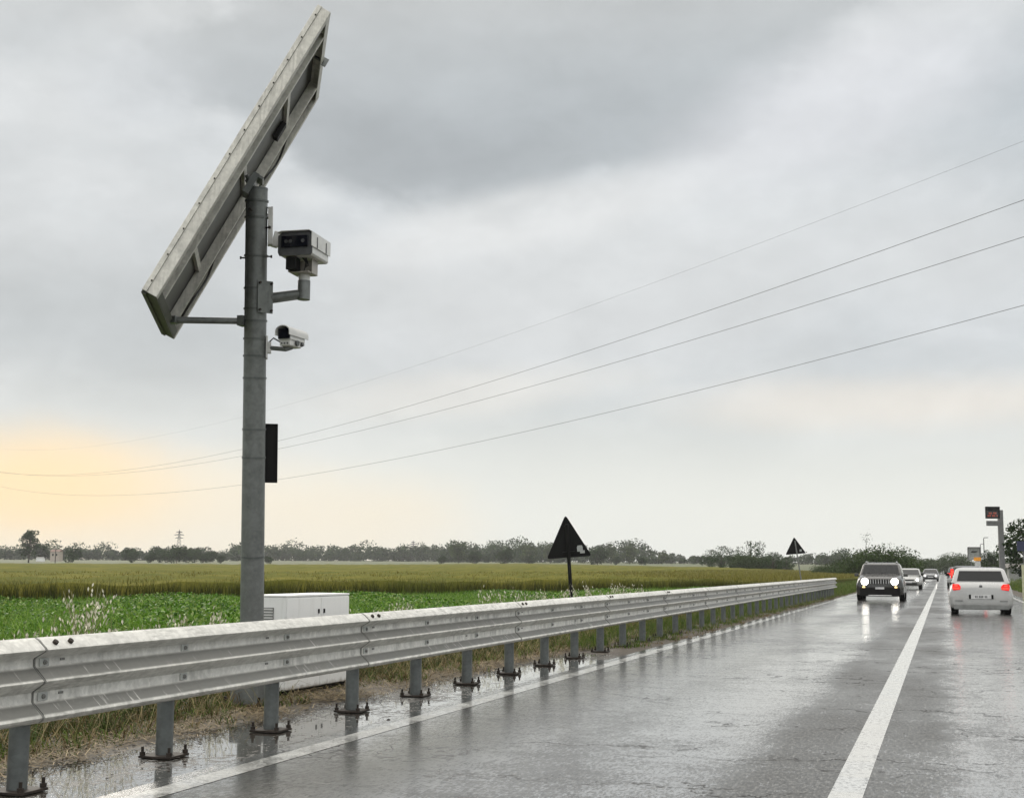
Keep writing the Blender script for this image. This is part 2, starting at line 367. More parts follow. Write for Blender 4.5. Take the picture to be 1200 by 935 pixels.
def thing(name, label, cat, loc=(0, 0, 0), rz=0.0, group=None):
    o = bpy.data.objects.new(name, None); COL.objects.link(o); o.location = loc; o.rotation_euler = (0, 0, rz); o.empty_display_size = .2
    return tag(o, label, cat, group)
def copy_tree(o, parent=None):
    c = o.copy(); COL.objects.link(c); c.parent = parent
    for ch in [x for x in COL.objects if x.parent == o]: copy_tree(ch, c)
    return c
def tri_mesh(name, V, Fc, mat, cols=None, parent=None):     # numpy verts / faces (tri or quad)
    me = bpy.data.meshes.new(name); k = Fc.shape[1]
    me.vertices.add(len(V)); me.vertices.foreach_set('co', V.astype(np.float32).ravel())
    me.loops.add(Fc.size); me.loops.foreach_set('vertex_index', Fc.astype(np.int32).ravel())
    me.polygons.add(len(Fc)); me.polygons.foreach_set('loop_start', np.arange(0, Fc.size, k, dtype=np.int32))
    if cols is not None:
        at_ = me.attributes.new('Col', 'FLOAT_COLOR', 'POINT'); c4 = np.ones((len(V), 4), np.float32); c4[:, :3] = cols; at_.data.foreach_set('color', c4.ravel())
    me.update(calc_edges=True); me.validate(); me.materials.append(mat)
    o = bpy.data.objects.new(name, me); COL.objects.link(o)
    if parent: o.parent = parent
    return o
def blades(base, h, w, lean, pal, colvar=.25):              # curved two-segment blades -> V, F, C
    n = len(base); a = rng.uniform(0, 2*np.pi, n); b = rng.uniform(0, 2*np.pi, n)
    side = np.stack([np.cos(a), np.sin(a), np.zeros(n)], 1)*w[:, None]/2
    ln = np.stack([np.cos(b), np.sin(b), np.zeros(n)], 1)*(lean*h)[:, None]
    z = np.array([0, 0, 1.0])
    m1 = base + ln*.35 + z*(h*.6)[:, None]; tip = base + ln + z*(h*np.sqrt(np.maximum(.05, 1-.6*lean**2)))[:, None]
    V = np.stack([base-side, base+side, m1+side*.75, m1-side*.75, tip+side*.12, tip-side*.12], 1).reshape(-1, 3)
    i = np.arange(n)*6
    Fc = np.concatenate([np.stack([i, i+1, i+2, i+3], 1), np.stack([i+3, i+2, i+4, i+5], 1)])
    pal = np.array(pal); C = pal[rng.integers(0, len(pal), n)]*rng.uniform(1-colvar, 1+colvar, (n, 1)); C = np.repeat(C, 6, 0)
    return V, Fc, C
def leaves(cen, size, pal, flat=.5, colvar=.25):            # folded leaf quads
    n = len(cen); d = rng.normal(size=(n, 3)); d[:, 2] *= flat; d /= np.linalg.norm(d, axis=1)[:, None]
    e = rng.normal(size=(n, 3)); e -= d*(e*d).sum(1)[:, None]; e /= np.linalg.norm(e, axis=1)[:, None]
    s = size[:, None]
    V = np.stack([cen-d*s, cen-e*s*.6, cen+d*s, cen+e*s*.6], 1).reshape(-1, 3); i = np.arange(n)*4
    pal = np.array(pal); C = np.repeat(pal[rng.integers(0, len(pal), n)]*rng.uniform(1-colvar, 1+colvar, (n, 1)), 4, 0)
    return V, np.stack([i, i+1, i+2, i+3], 1), C

# ------------------------------------------------------------------ terrain
def sstep(v, a, b):
    t = np.clip((v-a)/(b-a), 0, 1); return t*t*(3-2*t)
def terr(x, y):                              # the farmland on the left climbs very slightly away from the road
    x = np.asarray(x, float); y = np.asarray(y, float)
    d = -x*.304 + y*.9526
    rise = .0036*np.clip(d-55, 0, 250) + .0062*np.clip(d-305, 0, 900)
    return rise*sstep(-x, 9, 45)
xs = np.concatenate([-np.geomspace(1500, 60, 40), np.linspace(-55, -6.1, 36), [-5.2, 4.2], np.linspace(5, 60, 12), np.geomspace(70, 1500, 24)])
ys = np.concatenate([[-400, -120, -40], np.linspace(-20, 120, 60), np.geomspace(125, 1600, 60)])
gx, gy = np.meshgrid(xs, ys); gz = terr(gx, gy) - .03
V = np.stack([gx.ravel(), gy.ravel(), gz.ravel()], 1)
nx, ny = len(xs), len(ys); I = np.arange(nx*ny).reshape(ny, nx)
Fq = np.stack([I[:-1, :-1].ravel(), I[:-1, 1:].ravel(), I[1:, 1:].ravel(), I[1:, :-1].ravel()], 1)
o = tri_mesh('ground', V, Fq, m_soil); o.data.shade_smooth(); tag(o, kind='structure')
def strip(name, x0, x1, y0, y1, z, mat, ny=60):
    m = MB(); y = np.concatenate([np.linspace(y0, min(y1, 80), ny), np.geomspace(82, y1, 30)]) if y1 > 90 else np.linspace(y0, y1, ny)
    for i in range(len(y)-1): m.add([(x0, y[i], z), (x1, y[i], z), (x1, y[i+1], z), (x0, y[i+1], z)], [(0, 1, 2, 3)])
    return tag(m.build(name, mat), kind='structure')
strip('road', -4.45, 3.35, -30, 1590, 0.0, m_asphalt)
strip('road_verge', -6.9, -4.45, -30, 110, -.004, m_verge)
strip('roadside_shoulder', 3.35, 4.3, -30, 400, -.006, m_verge)
strip('centre_line', -.655, -.47, -30, 1500, .002, m_paint)
strip('edge_line', -4.31, -4.13, -30, 1500, .002, m_edge)
strip('edge_line', 2.88, 3.03, -30, 1500, .002, m_paint)

# ------------------------------------------------------------------ guard rail
RX = -4.90
prof = [(-.012, .846), (.0, .850), (.026, .836), (.070, .796), (.080, .784), (.074, .774), (.006, .738), (0, .728), (0, .692), (.006, .684), (.070, .622), (.080, .610), (.074, .598), (.006, .552),
        (0, .545), (0, .495), (.006, .486), (.070, .428), (.080, .410), (.072, .394), (.050, .382), (.010, .374), (0, .378)]
def beam(y0, y1, dxo, dx1=None):
    dx1 = dxo if dx1 is None else dx1
    m = MB(); th = .005; n = len(prof)
    yy = np.linspace(y0, y1, 7)
    vs = []
    for y in yy:
        dd = dxo+(dx1-dxo)*(y-y0)/(y1-y0); front = [(RX+p[0]+dd, p[1]) for p in prof]; back = [(RX+p[0]+dd-th, p[1]) for p in prof]
        vs += [(x, y, z) for x, z in front] + [(x, y, z) for x, z in reversed(back)]
    k = 2*n; fs = []
    for j in range(len(yy)-1):
        for i in range(k): fs.append((j*k+i, j*k+(i+1) % k, (j+1)*k+(i+1) % k, (j+1)*k+i))
    for e in (0, (len(yy)-1)*k):
        for i in range(n-1): fs.append((e+i, e+i+1, e+k-2-i, e+k-1-i))
    return m.add(vs, fs)
rail = thing('guard_rail', 'long galvanised three wave crash barrier on round posts along the wet road', 'guard rail', (RX, 30, 0))
J0, L = 6.52, 4.5
def pb(m, name, mat, par, org=None, **k):   # build a world-space mesh as a child of a thing at its base
    return m.build(name, mat, par, origin=par_world(par), **k)
def par_world(p):
    o = Vector((0, 0, 0))
    while p: o += p.location; p = p.parent
    return o
m_gap = simple('lap_joint_grey', (.17, .17, .16), .7); m_wash = galvanised('washer_steel', (.40, .41, .395), .45, .25)
def share(src, name, parent, loc): # one more copy of a small part, sharing its mesh
    c = bpy.data.objects.new(name, src); COL.objects.link(c); c.parent = parent; c.location = Vector(loc)-par_world(parent); return c
def proto_mesh(m, mat, name):
    o = m.build(name, mat); me = o.data; bpy.data.objects.remove(o); return me
BOLT = proto_mesh(MB().tube([(0, 0, 0), (.010, 0, 0), (.011, 0, 0), (.017, 0, 0)], [.014, .014, .008, .008], 8), m_gap, 'bolt')
WASH = proto_mesh(MB().box((0, 0, 0), (.005, .042, .022)), m_wash, 'washer_plate')
SLOT = proto_mesh(MB().box((0, 0, 0), (.003, .020, .007)), m_gap, 'slot')
TOPB = proto_mesh(MB().tube([(0, 0, 0), (.014, 0, .016)], .017, 8), m_darkmetal, 'bolt')
fb, fw_ = MB(), MB()
for i in range(-3, 14):
    y0 = J0 + L*i; y1 = y0 + L + .12
    if i == 13: y1 = 65.8
    b = pb(beam(y0, y1, .009, 0.0), 'rail_beam', m_rail, rail, smooth=True)
    ox = RX + .009
    if -2 < i < 9:
        yl = y0 - .007
        g = beam(yl-.0035, yl+.0035, .0045); g.build('lap_edge', m_gap, b, origin=par_world(b))  # grey strip drawn along the lap joint
    for zc in (.710, .520):
        for dyb in (.07, 1.57, 3.07):
            if -2 < i < 4: share(WASH, 'washer_plate', b, (ox+.003-.0019*dyb, y0+dyb, zc)); share(BOLT, 'bolt', b, (ox+.006-.0019*dyb, y0+dyb, zc))
            elif 4 <= i < 10: fw_.box((ox+.004-.0019*dyb, y0+dyb, zc), (.004, .05, .021)); fb.tube([(ox+.001-.0019*dyb, y0+dyb, zc), (ox+.018, y0+dyb, zc)], .011, 6)
        for dyb in (.24, 2.75):
            if -2 < i < 5: share(SLOT, 'slot', b, (ox+.002-.0019*dyb, y0+dyb, zc+.008))
    for dyb in (.10, .24):
        if -2 < i < 5: share(TOPB, 'bolt', b, (ox+.045, y0+dyb, .813))
tag(fb.build('bolt', m_gap, rail, origin=par_world(rail)), kind='stuff'); tag(fw_.build('washer_plate', m_wash, rail, origin=par_world(rail)), kind='stuff')
ANCH = proto_mesh(MB().tube([(0, 0, 0), (0, 0, .022), (0, 0, .023), (0, 0, .055)], [.019, .019, .010, .010], 8), m_darkmetal, 'anchor_bolt')
for k in range(-9, 40):
    y = J0 + 1.5*k
    if y > 65.5: break
    m = MB(); m.tube([(RX-.075, y, 0.004), (RX-.075, y, .80)], .057, 16)
    po = pb(m, 'post', m_post, rail, smooth=True)
    m = MB(); m.box((RX-.03, y, .62), (.022, .05, .17)); m.build('spacer_block', m_post, po, origin=par_world(po))
    if k < 14:
        m = MB(); m.box((RX-.075, y, .008), (.12, .12, .008))
        m.build('base_plate', m_darkmetal, po, bevel=.003, origin=par_world(po))
        for a in (-1, 1):
            for b in (-1, 1): share(ANCH, 'anchor_bolt', po, (RX-.075+a*.10, y+b*.10, .018))

# ------------------------------------------------------------------ speed camera mast
PB = on(294, 826); DP = (PB-EYE).dot(fwd)
PT = at(301, 222, DP*1.0); 
PT = Vector(PT)
axis = (PT-PB).normalized()
def onpole(py):                               # height on the mast for a photo row
    lo, hi = 0.0, 1.2
    for _ in range(40):
        mid = (lo+hi)/2; p = PB.lerp(PT, mid) - EYE
        r_ = 467.5 - p.dot(up)/p.dot(fwd)*F
        if r_ > py: lo = mid
        else: hi = mid
    return PB.lerp(PT, lo)
mast = thing('camera_mast', 'tall round galvanised steel mast with clamp bands standing behind the crash barrier', 'pole', PB)
m = MB(); m.tube([PB + Vector((0, 0, .02)), PB.lerp(PT, .5), PT], [.108, .103, .098], 28); pb(m, 'shaft', m_galv, mast, smooth=True)
m = MB()
for r_ in (236, 255, 300, 338, 362, 376, 397, 417, 443, 503, 536, 652):
    c = onpole(r_); m.tube([c-axis*.008, c+axis*.008], .1085, 28)
pe(m, 'clamp_band', m_post, mast, smooth=True)
m = MB()
toC = (EYE-PB); toC.z = 0; toC.normalize(); vr = Vector((-toC.y, toC.x, 0)); 
if vr.dot(rgt) < 0: vr = -vr
for r_, s_ in ((243, 1), (250, -.3), (268, .6), (300, 1), (303, -1), (252, .8)):
    c = onpole(r_); d = (vr*s_ + toC*(1-abs(s_))*.9).normalized(); m.tube([c+d*.09, c+d*.128, c+d*.13, c+d*.145], [.007, .007, .014, .014], 6)
pe(m, 'clamp_bolt', m_darkmetal, mast)
m = MB(); m.box(PB+Vector((0, 0, .16)), (.14, .14, .16)); pb(m, 'base_sleeve', m_galv, mast, bevel=.01)
m = MB(); m.box(PB+Vector((0, 0, .012)), (.2, .2, .012)); pb(m, 'base_plate', m_darkmetal, mast)
m = MB()
for a in (-1, 1):
    for b in (-1, 1): m.tube([PB+Vector((a*.17, b*.17, .02)), PB+Vector((a*.17, b*.17, .09))], .014, 8)
pe(m, 'anchor_bolt', m_darkmetal, mast)
m = MB(); m.tube([PT-axis*.01, PT+axis*.012], .1005, 28); pb(m, 'mast_cap', m_post, mast)

# solar panel: four back corners surveyed with their distances
U0 = DP/1.054
A, B, C_, D_ = at(387, 15, U0), at(183, 348, U0*.912), at(204, 397, U0*1.108), at(373, 115, U0*1.196)
pc = (A+B+C_+D_)/4
eu = ((A-B)+(D_-C_)); lu = eu.length/2; eu.normalize()
ev = ((D_-A)+(C_-B)); lv = ev.length/2; ev.normalize()
en = eu.cross(ev).normalized()
if en.dot(vr) < 0: en = -en                   # back side, towards the road
print('panel', lu, lv, 'orth', (A-B).normalized().dot((D_-A).normalized()), 'n', en)
def PL(u, v, n): return pc + eu*u + ev*v + en*n
pan = thing('solar_panel', 'big tilted solar panel in a pale metal tray on top of the mast', 'solar panel', pc)
ax = (eu, ev, en); hu, hv = lu/2, lv/2
m = MB(); m.box(PL(0, 0, -.118), (hu-.012, hv-.012, .004), ax); pb(m, 'solar_cells', m_cell, pan)
m = MB(); m.box(PL(-hu, 0, -.103), (.02, hv-.021, .02), ax); pb(m, 'end_rail', m_endshade, pan)
m = MB(); m.box(PL(0, 0, -.105), (hu-.015, hv-.015, .008), ax); pb(m, 'backsheet', m_back, pan)
m = MB()
m.box(PL(0, -hv, -.103), (hu, .02, .02), ax); m.box(PL(0, hv, -.103), (hu, .02, .02), ax)
m.box(PL(hu, 0, -.103), (.02, hv-.021, .02), ax)
pb(m, 'module_frame', m_frame, pan, bevel=.003)
for v in (-hv, hv):
    m = MB(); s_ = 1 if v < 0 else -1
    m.box(PL(0, v, -.04), (hu, .006, .042), ax); m.box(PL(0, v+s_*.05, 0), (hu, .044, .005), ax); m.box(PL(0, v+s_*.094, -.022), (hu-.01, .004, .016), ax)
    pb(m, 'long_channel', m_frame, pan)
for u in (-hu, hu):
    m = MB(); s_ = 1 if u < 0 else -1
    m.box(PL(u, 0, -.04), (.006, hv-.007, .041), ax); m.box(PL(u+s_*.04, 0, -.001), (.034, hv-.1, .004), ax)
    pb(m, 'end_channel', m_frame if u > 0 else m_endshade, pan)  # lower end takes the metal with shade in its colour
for v in (-.30, .30):
    m = MB(); m.box(PL(0, v*lv, -.045), (hu-.05, .028, .045), ax); pb(m, 'support_beam', m_frame, pan, bevel=.003)
m = MB()
for u in (-.28, .02, .3):
    m.box(PL(u*lu, 0, -.075), (.025, hv-.06, .018), ax)
pe(m, 'cross_rail', m_frame, pan)
m = MB()
for u in np.linspace(-hu+.1, hu-.1, 12): m.tube([PL(u, -hv-.018, -.092), PL(u, -hv-.026, -.092)], .008, 6)
pe(m, 'rivet', m_darkmetal, pan)
m = MB()
for i, (u, v, n) in enumerate([(.25, .2, -.03)]): m.box(PL(u*lu, v*lv, -.065), (.09, .07, .025), ax)
pb(m, 'junction_box', m_black, pan)
pts = []
for k in range(25):
    t = k/24; pts.append(PL((.27-.72*t)*lu, (.36+.05*math.sin(t*19))*lv, -.02+.035*math.sin(t*9)))
m = MB(); m.tube(pts, .011, 6); pb(m, 'cable', m_cable, pan)
# bracket from the mast head into the tray, and the brace strut low down
m = MB(); hd = PT - axis*.02
for s_ in (-.085, .085):
    mid = (PL(0, s_, -.02)+hd)/2
    m.tube([PL(.05, s_, -.04), hd + ev*s_*.6 - axis*.03], .022, 8)
m.box(PL(0, 0, .03), (.11, .12, .03), ax); m.box(PL(.09, 0, .075), (.012, .12, .03), ax)
pb(m, 'head_bracket', m_post, pan)
st0 = at(203, 375, U0*1.04); st1 = onpole(376.5)
m = MB(); m.tube([st0, st1 - (st1-st0).normalized()*.10], .03, 12); m.box(st0, (.04, .04, .03)); m.box(st1-(st1-st0).normalized()*.115, (.03, .05, .045)); pb(m, 'brace_strut', m_galv, pan, smooth=True)
m = MB(); ce = at(380, 73, U0*1.10); m.box(ce, (.03, .006, .045), (en, ev, eu)); m.box(ce - en*.055, (.05, .02, .010), (en, ev, eu)); pb(m, 'corner_lug', m_post, pan)

# the big speed camera
def frame(yaw):                               # front normal, sideways (viewer's right), up
    a = R(yaw); n = toC*math.cos(a) - vr*math.sin(a); x = vr*math.cos(a) + toC*math.sin(a); return x, -n, Vector((0, 0, 1))
fx, fy, fz = frame(24)                        # fy points from the front glass to the back
F0 = at(346.5, 285.5, DP-.18)                 # middle of the front face
sc = thing('speed_camera', 'boxy grey speed camera with dark window on a bent arm beside the mast', 'speed camera', F0)
def SC(x, y, z): return F0 + fx*x + fy*y + fz*z
AX = (fx, fy, fz)
out = [(-.165, .02), (-.165, -.075), (-.15, -.105), (.14, -.105), (.155, -.09), (.155, .085), (.135, .105), (-.125, .105), (-.165, .075)]
m = MB(); m.prism(out, SC(0, .012, 0), fx, fz, fy*.40); pb(m, 'housing', m_camgrey, sc, bevel=.004)
m = MB(); m.prism([(p[0]*1.02, p[1]*1.02) for p in out], SC(0, -.004, 0), fx, fz, fy*.014); pb(m, 'front_bezel', m_camdark, sc)
m = MB(); m.box(SC(-.005, -.012, .018), (.128, .007, .052), AX); wi = pb(m, 'front_window', m_lens, sc, bevel=.003)
m = MB()
for x_ in (-.085, -.045, .075): m.tube([SC(x_, -.019, .02), SC(x_, -.023, .02)], .017, 12)
each(m, 'lens_ring', m_camdark, wi, origin=par_world(wi))
m = MB()
for y_ in (.1, .32): m.box(SC(.168, y_, .02), (.004, .004, .05), AX)
pe(m, 'side_clip', m_camdark, sc)
m = MB(); m.prism([(-.175, .105), (-.13, .118), (.135, .118), (.165, .100), (.165, -.03), (.159, -.03), (.159, .097), (.133, .112), (-.128, .112), (-.17, .10)], SC(0, -.025, 0), fx, fz, fy*.46)
pb(m, 'rain_hood', m_camgrey, sc)
m = MB(); m.box(SC(0, .20, -.235), (.088, .10, .006), AX); m.box(SC(-.094, .18, -.172), (.004, .11, .068), AX); m.box(SC(.094, .23, -.165), (.004, .07, .075), AX); m.box(SC(.0, .20, -.172), (.088, .004, .058), AX)
pb(m, 'yoke', m_white, sc, bevel=.003)
m = MB(); m.box(SC(-.052, .09, -.168), (.046, .05, .056), AX); m.box(SC(-.052, .035, -.168), (.050, .010, .058), AX); pb(m, 'lens_unit', m_black, sc, bevel=.004)
m = MB()
for q in range(4):
    m.tube([SC(.02+.012*q, .12, -.105), SC(.06+.01*q, .10, -.15-.01*q), SC(.045, .12, -.20), SC(.02, .15, -.228)], .0045, 6)
pe(m, 'cable', m_cable, sc)
jt = SC(.0, .22, -.24)
elb = at(357, 345, (jt-EYE).dot(fwd)); elb = Vector((jt.x, jt.y, elb.z))
m = MB(); m.tube([jt, elb+Vector((0, 0, .09))], .052, 16); pb(m, 'column', m_camgrey, sc, smooth=True)
plt = onpole(350) + vr*.115 + toC*.0
m = MB(); m.tube([elb+Vector((0, 0, .12)), elb-Vector((0, 0, .055))], .057, 16); m.tube([elb, plt+toC*.03], [.045, .05], 16); pb(m, 'arm', m_galv, sc, smooth=True)
m = MB(); pn = (toC*.93+vr*.37).normalized(); pu = (vr*.93-toC*.37).normalized(); pk = onpole(350)+toC*.10+vr*.085
m.box(pk, (.072, .006, .145), (pu, pn, axis)); m.box(onpole(350)+vr*.07, (.05, .10, .05), (vr, toC, axis)); pb(m, 'mount_plate', m_galv, sc)
m = MB()
for a in (-1, 1):
    for b in (-1, 1): m.tube([pk+pu*a*.055+axis*b*.122, pk+pu*a*.055+axis*b*.122+pn*.03], .011, 6)
pe(m, 'plate_bolt', m_darkmetal, sc)
# flat antenna box on the mast
ab = onpole(265) + vr*.125
an = thing('antenna', 'small pale grey antenna bracket on the mast just left of the speed camera', 'antenna', ab)
m = MB(); m.box(ab, (.022, .05, .17), (vr, toC, axis)); pb(m, 'plate', m_camgrey, an, bevel=.004)
m = MB(); m.box(ab+vr*.05-axis*.115, (.028, .035, .07), ((vr-axis*.25).normalized(), toC, (axis+vr*.25).normalized())); m.box(ab+vr*.095-axis*.17, (.05, .03, .012), (vr, toC, axis)); pb(m, 'radio_unit', m_camgrey, an, bevel=.006)
# small surveillance camera
S0 = at(334, 392, DP-.1); gx_, gy_, gz_ = frame(32)
sv = thing('surveillance_camera', 'small hooded surveillance camera on a short arm below the speed camera', 'camera', S0)
def SV(x, y, z): return S0 + gx_*x + gy_*y + gz_*z
GX = (gx_, gy_, gz_)
arch = [(-.075, -.01), (-.075, .025)] + [(.075*math.cos(R(a))*-1, .025+.055*math.sin(R(a))) for a in range(15, 166, 15)] + [(.075, .025), (.075, -.01), (.068, -.01), (.068, .022)] + [(.068*math.cos(R(a)), .022+.050*math.sin(R(a))) for a in range(15, 166, 15)] + [(-.068, .022), (-.068, -.01)]
m = MB(); m.prism(arch, SV(0, -.05, 0), gx_, gz_, gy_*.34); pb(m, 'hood', m_camgrey, sv, smooth=True)
m = MB(); m.box(SV(0, .12, .002), (.064, .13, .052), GX); m.box(SV(0, .10, -.072), (.055, .10, .030), GX); pb(m, 'body', m_camgrey, sv, bevel=.008)
m = MB(); m.box(SV(0, -.016, .006), (.06, .006, .046), GX); pb(m, 'front_window', m_lens, sv, bevel=.002)
m = MB()
for x_ in (-.03, 0, .03): m.tube([SV(x_, -.001, -.08), SV(x_, -.006, -.08)], .008, 8)
m.tube([SV(.06, .1, -.07), SV(.08, .1, -.07)], .025, 10); m.tube([SV(.05, .2, -.07), SV(.075, .2, -.06)], .02, 8); pe(m, 'fitting', m_camdark, sv)
pp = onpole(407) + vr*.105
m = MB(); m.tube([SV(0, .12, -.10), SV(-.02, .06, -.125), pp+vr*.02], .021, 10); pb(m, 'arm', m_galv, sv, smooth=True)
m = MB(); m.box(pp, (.008, .055, .1), (vr, toC, axis)); m.box(pp+vr*.02, (.02, .03, .05), (vr, toC, axis)); pb(m, 'mount_plate', m_camgrey, sv)
m = MB(); m.tube([pp+vr*.02+axis*.05, pp+vr*.06+axis*.09, SV(-.03, .1, -.09)], .007, 6); pb(m, 'cable', m_cable, sv)
# black panel strapped to the mast
bp = onpole(529.5) + vr*.10 - toC*.125
bs = thing('black_sign', 'narrow black sign panel seen from behind, strapped low on the mast', 'sign', bp)
m = MB(); m.box(bp, (.115, .012, .27), (vr, toC, axis)); m.box(bp+vr*.11+toC*.014, (.006, .012, .27), (vr, toC, axis)); m.box(bp+axis*.265+toC*.014, (.115, .012, .006), (vr, toC, axis)); m.box(bp-axis*.265+toC*.014, (.115, .012, .006), (vr, toC, axis)); pb(m, 'panel', m_black, bs, bevel=.003)
m = MB()
for q in (.19, -.19): m.box(bp+axis*q+toC*.02-vr*.05, (.05, .008, .02), (vr, toC, axis))
pe(m, 'clamp', m_darkmetal, bs)

# ------------------------------------------------------------------ electrical cabinet
c0, c1 = on(332, 815), on(406.5, 802)
cx_ = (c1-c0); cw = cx_.length; cx_.normalize(); cy_ = Vector((-cx_.y, cx_.x, 0)); 
if cy_.dot(fwd) < 0: cy_ = -cy_
cab = thing('electrical_cabinet', 'white double door roadside electrical cabinet behind the crash barrier next to the mast', 'cabinet', c0)
def CB(x, y, z): return c0 + cx_*x + cy_*y + Vector((0, 0, z))
CX = (cx_, cy_, Vector((0, 0, 1))); dp = .42; hh = .97
m = MB(); m.box(CB(cw/2, dp/2, .02), (cw/2-.02, dp/2-.02, .03), CX); pb(m, 'plinth', m_rubber, cab)
m = MB(); m.box(CB(cw/2, dp/2, .04+(hh-.06)/2), (cw/2, dp/2, (hh-.06)/2), CX); pb(m, 'case', m_white, cab, bevel=.006)
m = MB(); m.box(CB(cw/2, dp/2-.005, hh-.008), (cw/2+.003, dp/2+.004, .010), CX); pb(m, 'lid', m_white, cab, bevel=.004)
sp_ = cw*.53
for x0, x1 in ((.012, sp_-.004), (sp_+.004, cw-.012)):
    for z0, z1 in ((.05, .46), (.47, hh-.03)):
        m = MB(); m.box(CB((x0+x1)/2, -.006, (z0+z1)/2), ((x1-x0)/2, .007, (z1-z0)/2), CX); d = pb(m, 'door', m_white, cab, bevel=.003)
        hx = x1-.06 if x0 < .1 else x0+.05; hz_ = .36 if z0 < .1 else .80
        m = MB(); m.box(CB(hx, -.018, hz_), (.010, .006, .022), CX); m.build('handle', m_black, d, origin=par_world(d))
m = MB(); m.box(CB(-.004, dp*.55, .75), (.005, .10, .10), CX); v_ = pb(m, 'side_vent', m_signgrey, cab)
m = MB()
for q in range(7): m.box(CB(-.011, dp*.55, .665+q*.028), (.004, .095, .007), CX)
each(m, 'louvre', m_camgrey, v_, origin=par_world(v_))

# ------------------------------------------------------------------ warning signs seen from behind
def warn_sign(p_top, p_bl, p_br, p_base, d, label, sticker, gp):
    T, BL, BR = at(*p_top, d), at(*p_bl, d), at(*p_br, d)
    base = at(p_base[0], p_base[1], d); cen = (T+BL+BR)/3
    # the post runs on down to the ground along its lean
    mid = (BL+BR)/2; dv = (base-mid).normalized(); base = mid + dv*((mid.z+.03-0)/-dv.z)
    s = thing('warning_sign', label, 'road sign', base, 0, gp)
    u = (BR-BL).normalized(); w = (T-mid); w = (w-u*w.dot(u)).normalized(); n = u.cross(w).normalized()
    if n.dot(EYE-cen) < 0: n = -n
    rr = .05; pts = []
    tri = [(BL-mid).dot(u), 0], [(BR-mid).dot(u), 0], [(T-mid).dot(u), (T-mid).dot(w)]
    for k in range(3):
        p0 = Vector(tri[k]); pa = (Vector(tri[k-1])-p0).normalized(); pbv = (Vector(tri[(k+1) % 3])-p0).normalized()
        for t in np.linspace(0, 1, 6):
            a_ = p0 + pa*rr*1.6; b_ = p0 + pbv*rr*1.6
            q = a_*(1-t)**2 + p0*2*t*(1-t) + b_*t*t; pts.append((q.x, q.y))
    m = MB(); m.prism(pts, mid, u, w, -n*.012); pb(m, 'panel', m_black, s)
    m = MB(); cc = sum((Vector(p) for p in pts), Vector((0, 0)))/len(pts)
    out2 = [((p[0]-cc.x)*1.0+cc.x, (p[1]-cc.y)*1.0+cc.y) for p in pts]; in2 = [((p[0]-cc.x)*.955+cc.x, (p[1]-cc.y)*.955+cc.y) for p in pts]
    k = len(pts)
    vs = [mid+u*p[0]+w*p[1]+n*.002 for p in out2]+[mid+u*p[0]+w*p[1]+n*.022 for p in out2]+[mid+u*p[0]+w*p[1]+n*.022 for p in in2]+[mid+u*p[0]+w*p[1]+n*.002 for p in in2]
    fs = []
    for r0 in range(3):
        for i in range(k): fs.append((r0*k+i, r0*k+(i+1) % k, (r0+1)*k+(i+1) % k, (r0+1)*k+i))
    m.add(vs, fs); pb(m, 'rim', m_black, s)
    hgt = (T-mid).dot(w)
    m = MB(); m.tube([base-dv*(-.05), mid+w*hgt*.78+n*.05], .04 if sticker == 1 else .03, 12); pb(m, 'post', m_signgrey if sticker == 2 else m_black, s, smooth=True)
    m = MB()
    for q in (.12, .72): m.box(mid+w*hgt*q+n*.03, (.12*(1.2-q), .02, .018), (u, w, n))
    pe(m, 'bracket', m_black, s)
    m = MB()
    x0 = (BR-mid).dot(u)
    if sticker == 1:
        m.box(mid+u*x0*.50+w*.16+n*.004, (.06, .05, .002), (u, w, n)); m.box(mid+u*x0*.60+w*.10+n*.004, (.05, .03, .002), (u, w, n)); m.box(mid+u*x0*.5+w*.225+n*.0045, (.05, .012, .002), (u, w, n))
    else: m.box(mid+u*x0*.5+w*.15+n*.004, (.05, .05, .002), (u, w, n))
    pe(m, 'sticker', m_sticker, s)
warn_sign((662.5, 603), (640.5, 655), (693.5, 651), (669.5, 699), 28.3, 'black triangular warning sign from behind with torn white sticker, nearer of the two', 1, 'triangular warning signs seen from behind')
warn_sign((930.5, 629), (920.5, 650), (944.5, 648), (936.5, 670), 63.0, 'black triangular warning sign from behind on a thin pale post near the barrier end', 2, 'triangular warning signs seen from behind')

# ------------------------------------------------------------------ power lines
def wire(label, pts, d_l=360., d_r=88.):
    P = []
    for x, y in pts:
        t = x/1200; d = 1/((1-t)/d_l + t/d_r); P.append(at(x, y, d))
    h = np.array([[p.x, p.y] for p in P]); a = h[0]; dv = h[-1]-h[0]; ln = np.linalg.norm(dv); dv = dv/ln
    s = (h-a)@dv; z = np.array([p.z for p in P]); co = np.polyfit(s, z, 2)
    ss = np.linspace(-120, ln+60, 70); rad = .008 if 'topmost' in label else .02
    o = MB().tube([(a[0]+dv[0]*q, a[1]+dv[1]*q, np.polyval(co, q)) for q in ss], rad, 6)
    tag(o.build('power_line', m_wire, smooth='all'), label, 'power line', 'overhead power lines crossing the sky')
wire('faint topmost overhead wire rising to the right, the highest of the four', [(60, 527), (340, 473), (650, 377), (970, 256), (1200, 163)])
wire('overhead wire second from the top of the four, upper one of the middle close pair', [(0, 553), (140, 553), (340, 515), (700, 402), (1200, 240)])
wire('overhead wire third from the top, lower one of the middle close pair', [(30, 556), (190, 550), (340, 524), (700, 430), (1200, 279)])
wire('lowest overhead wire of the four, sagging over the black triangular signs', [(0, 570), (130, 580), (330, 563), (700, 486), (1200, 358)])

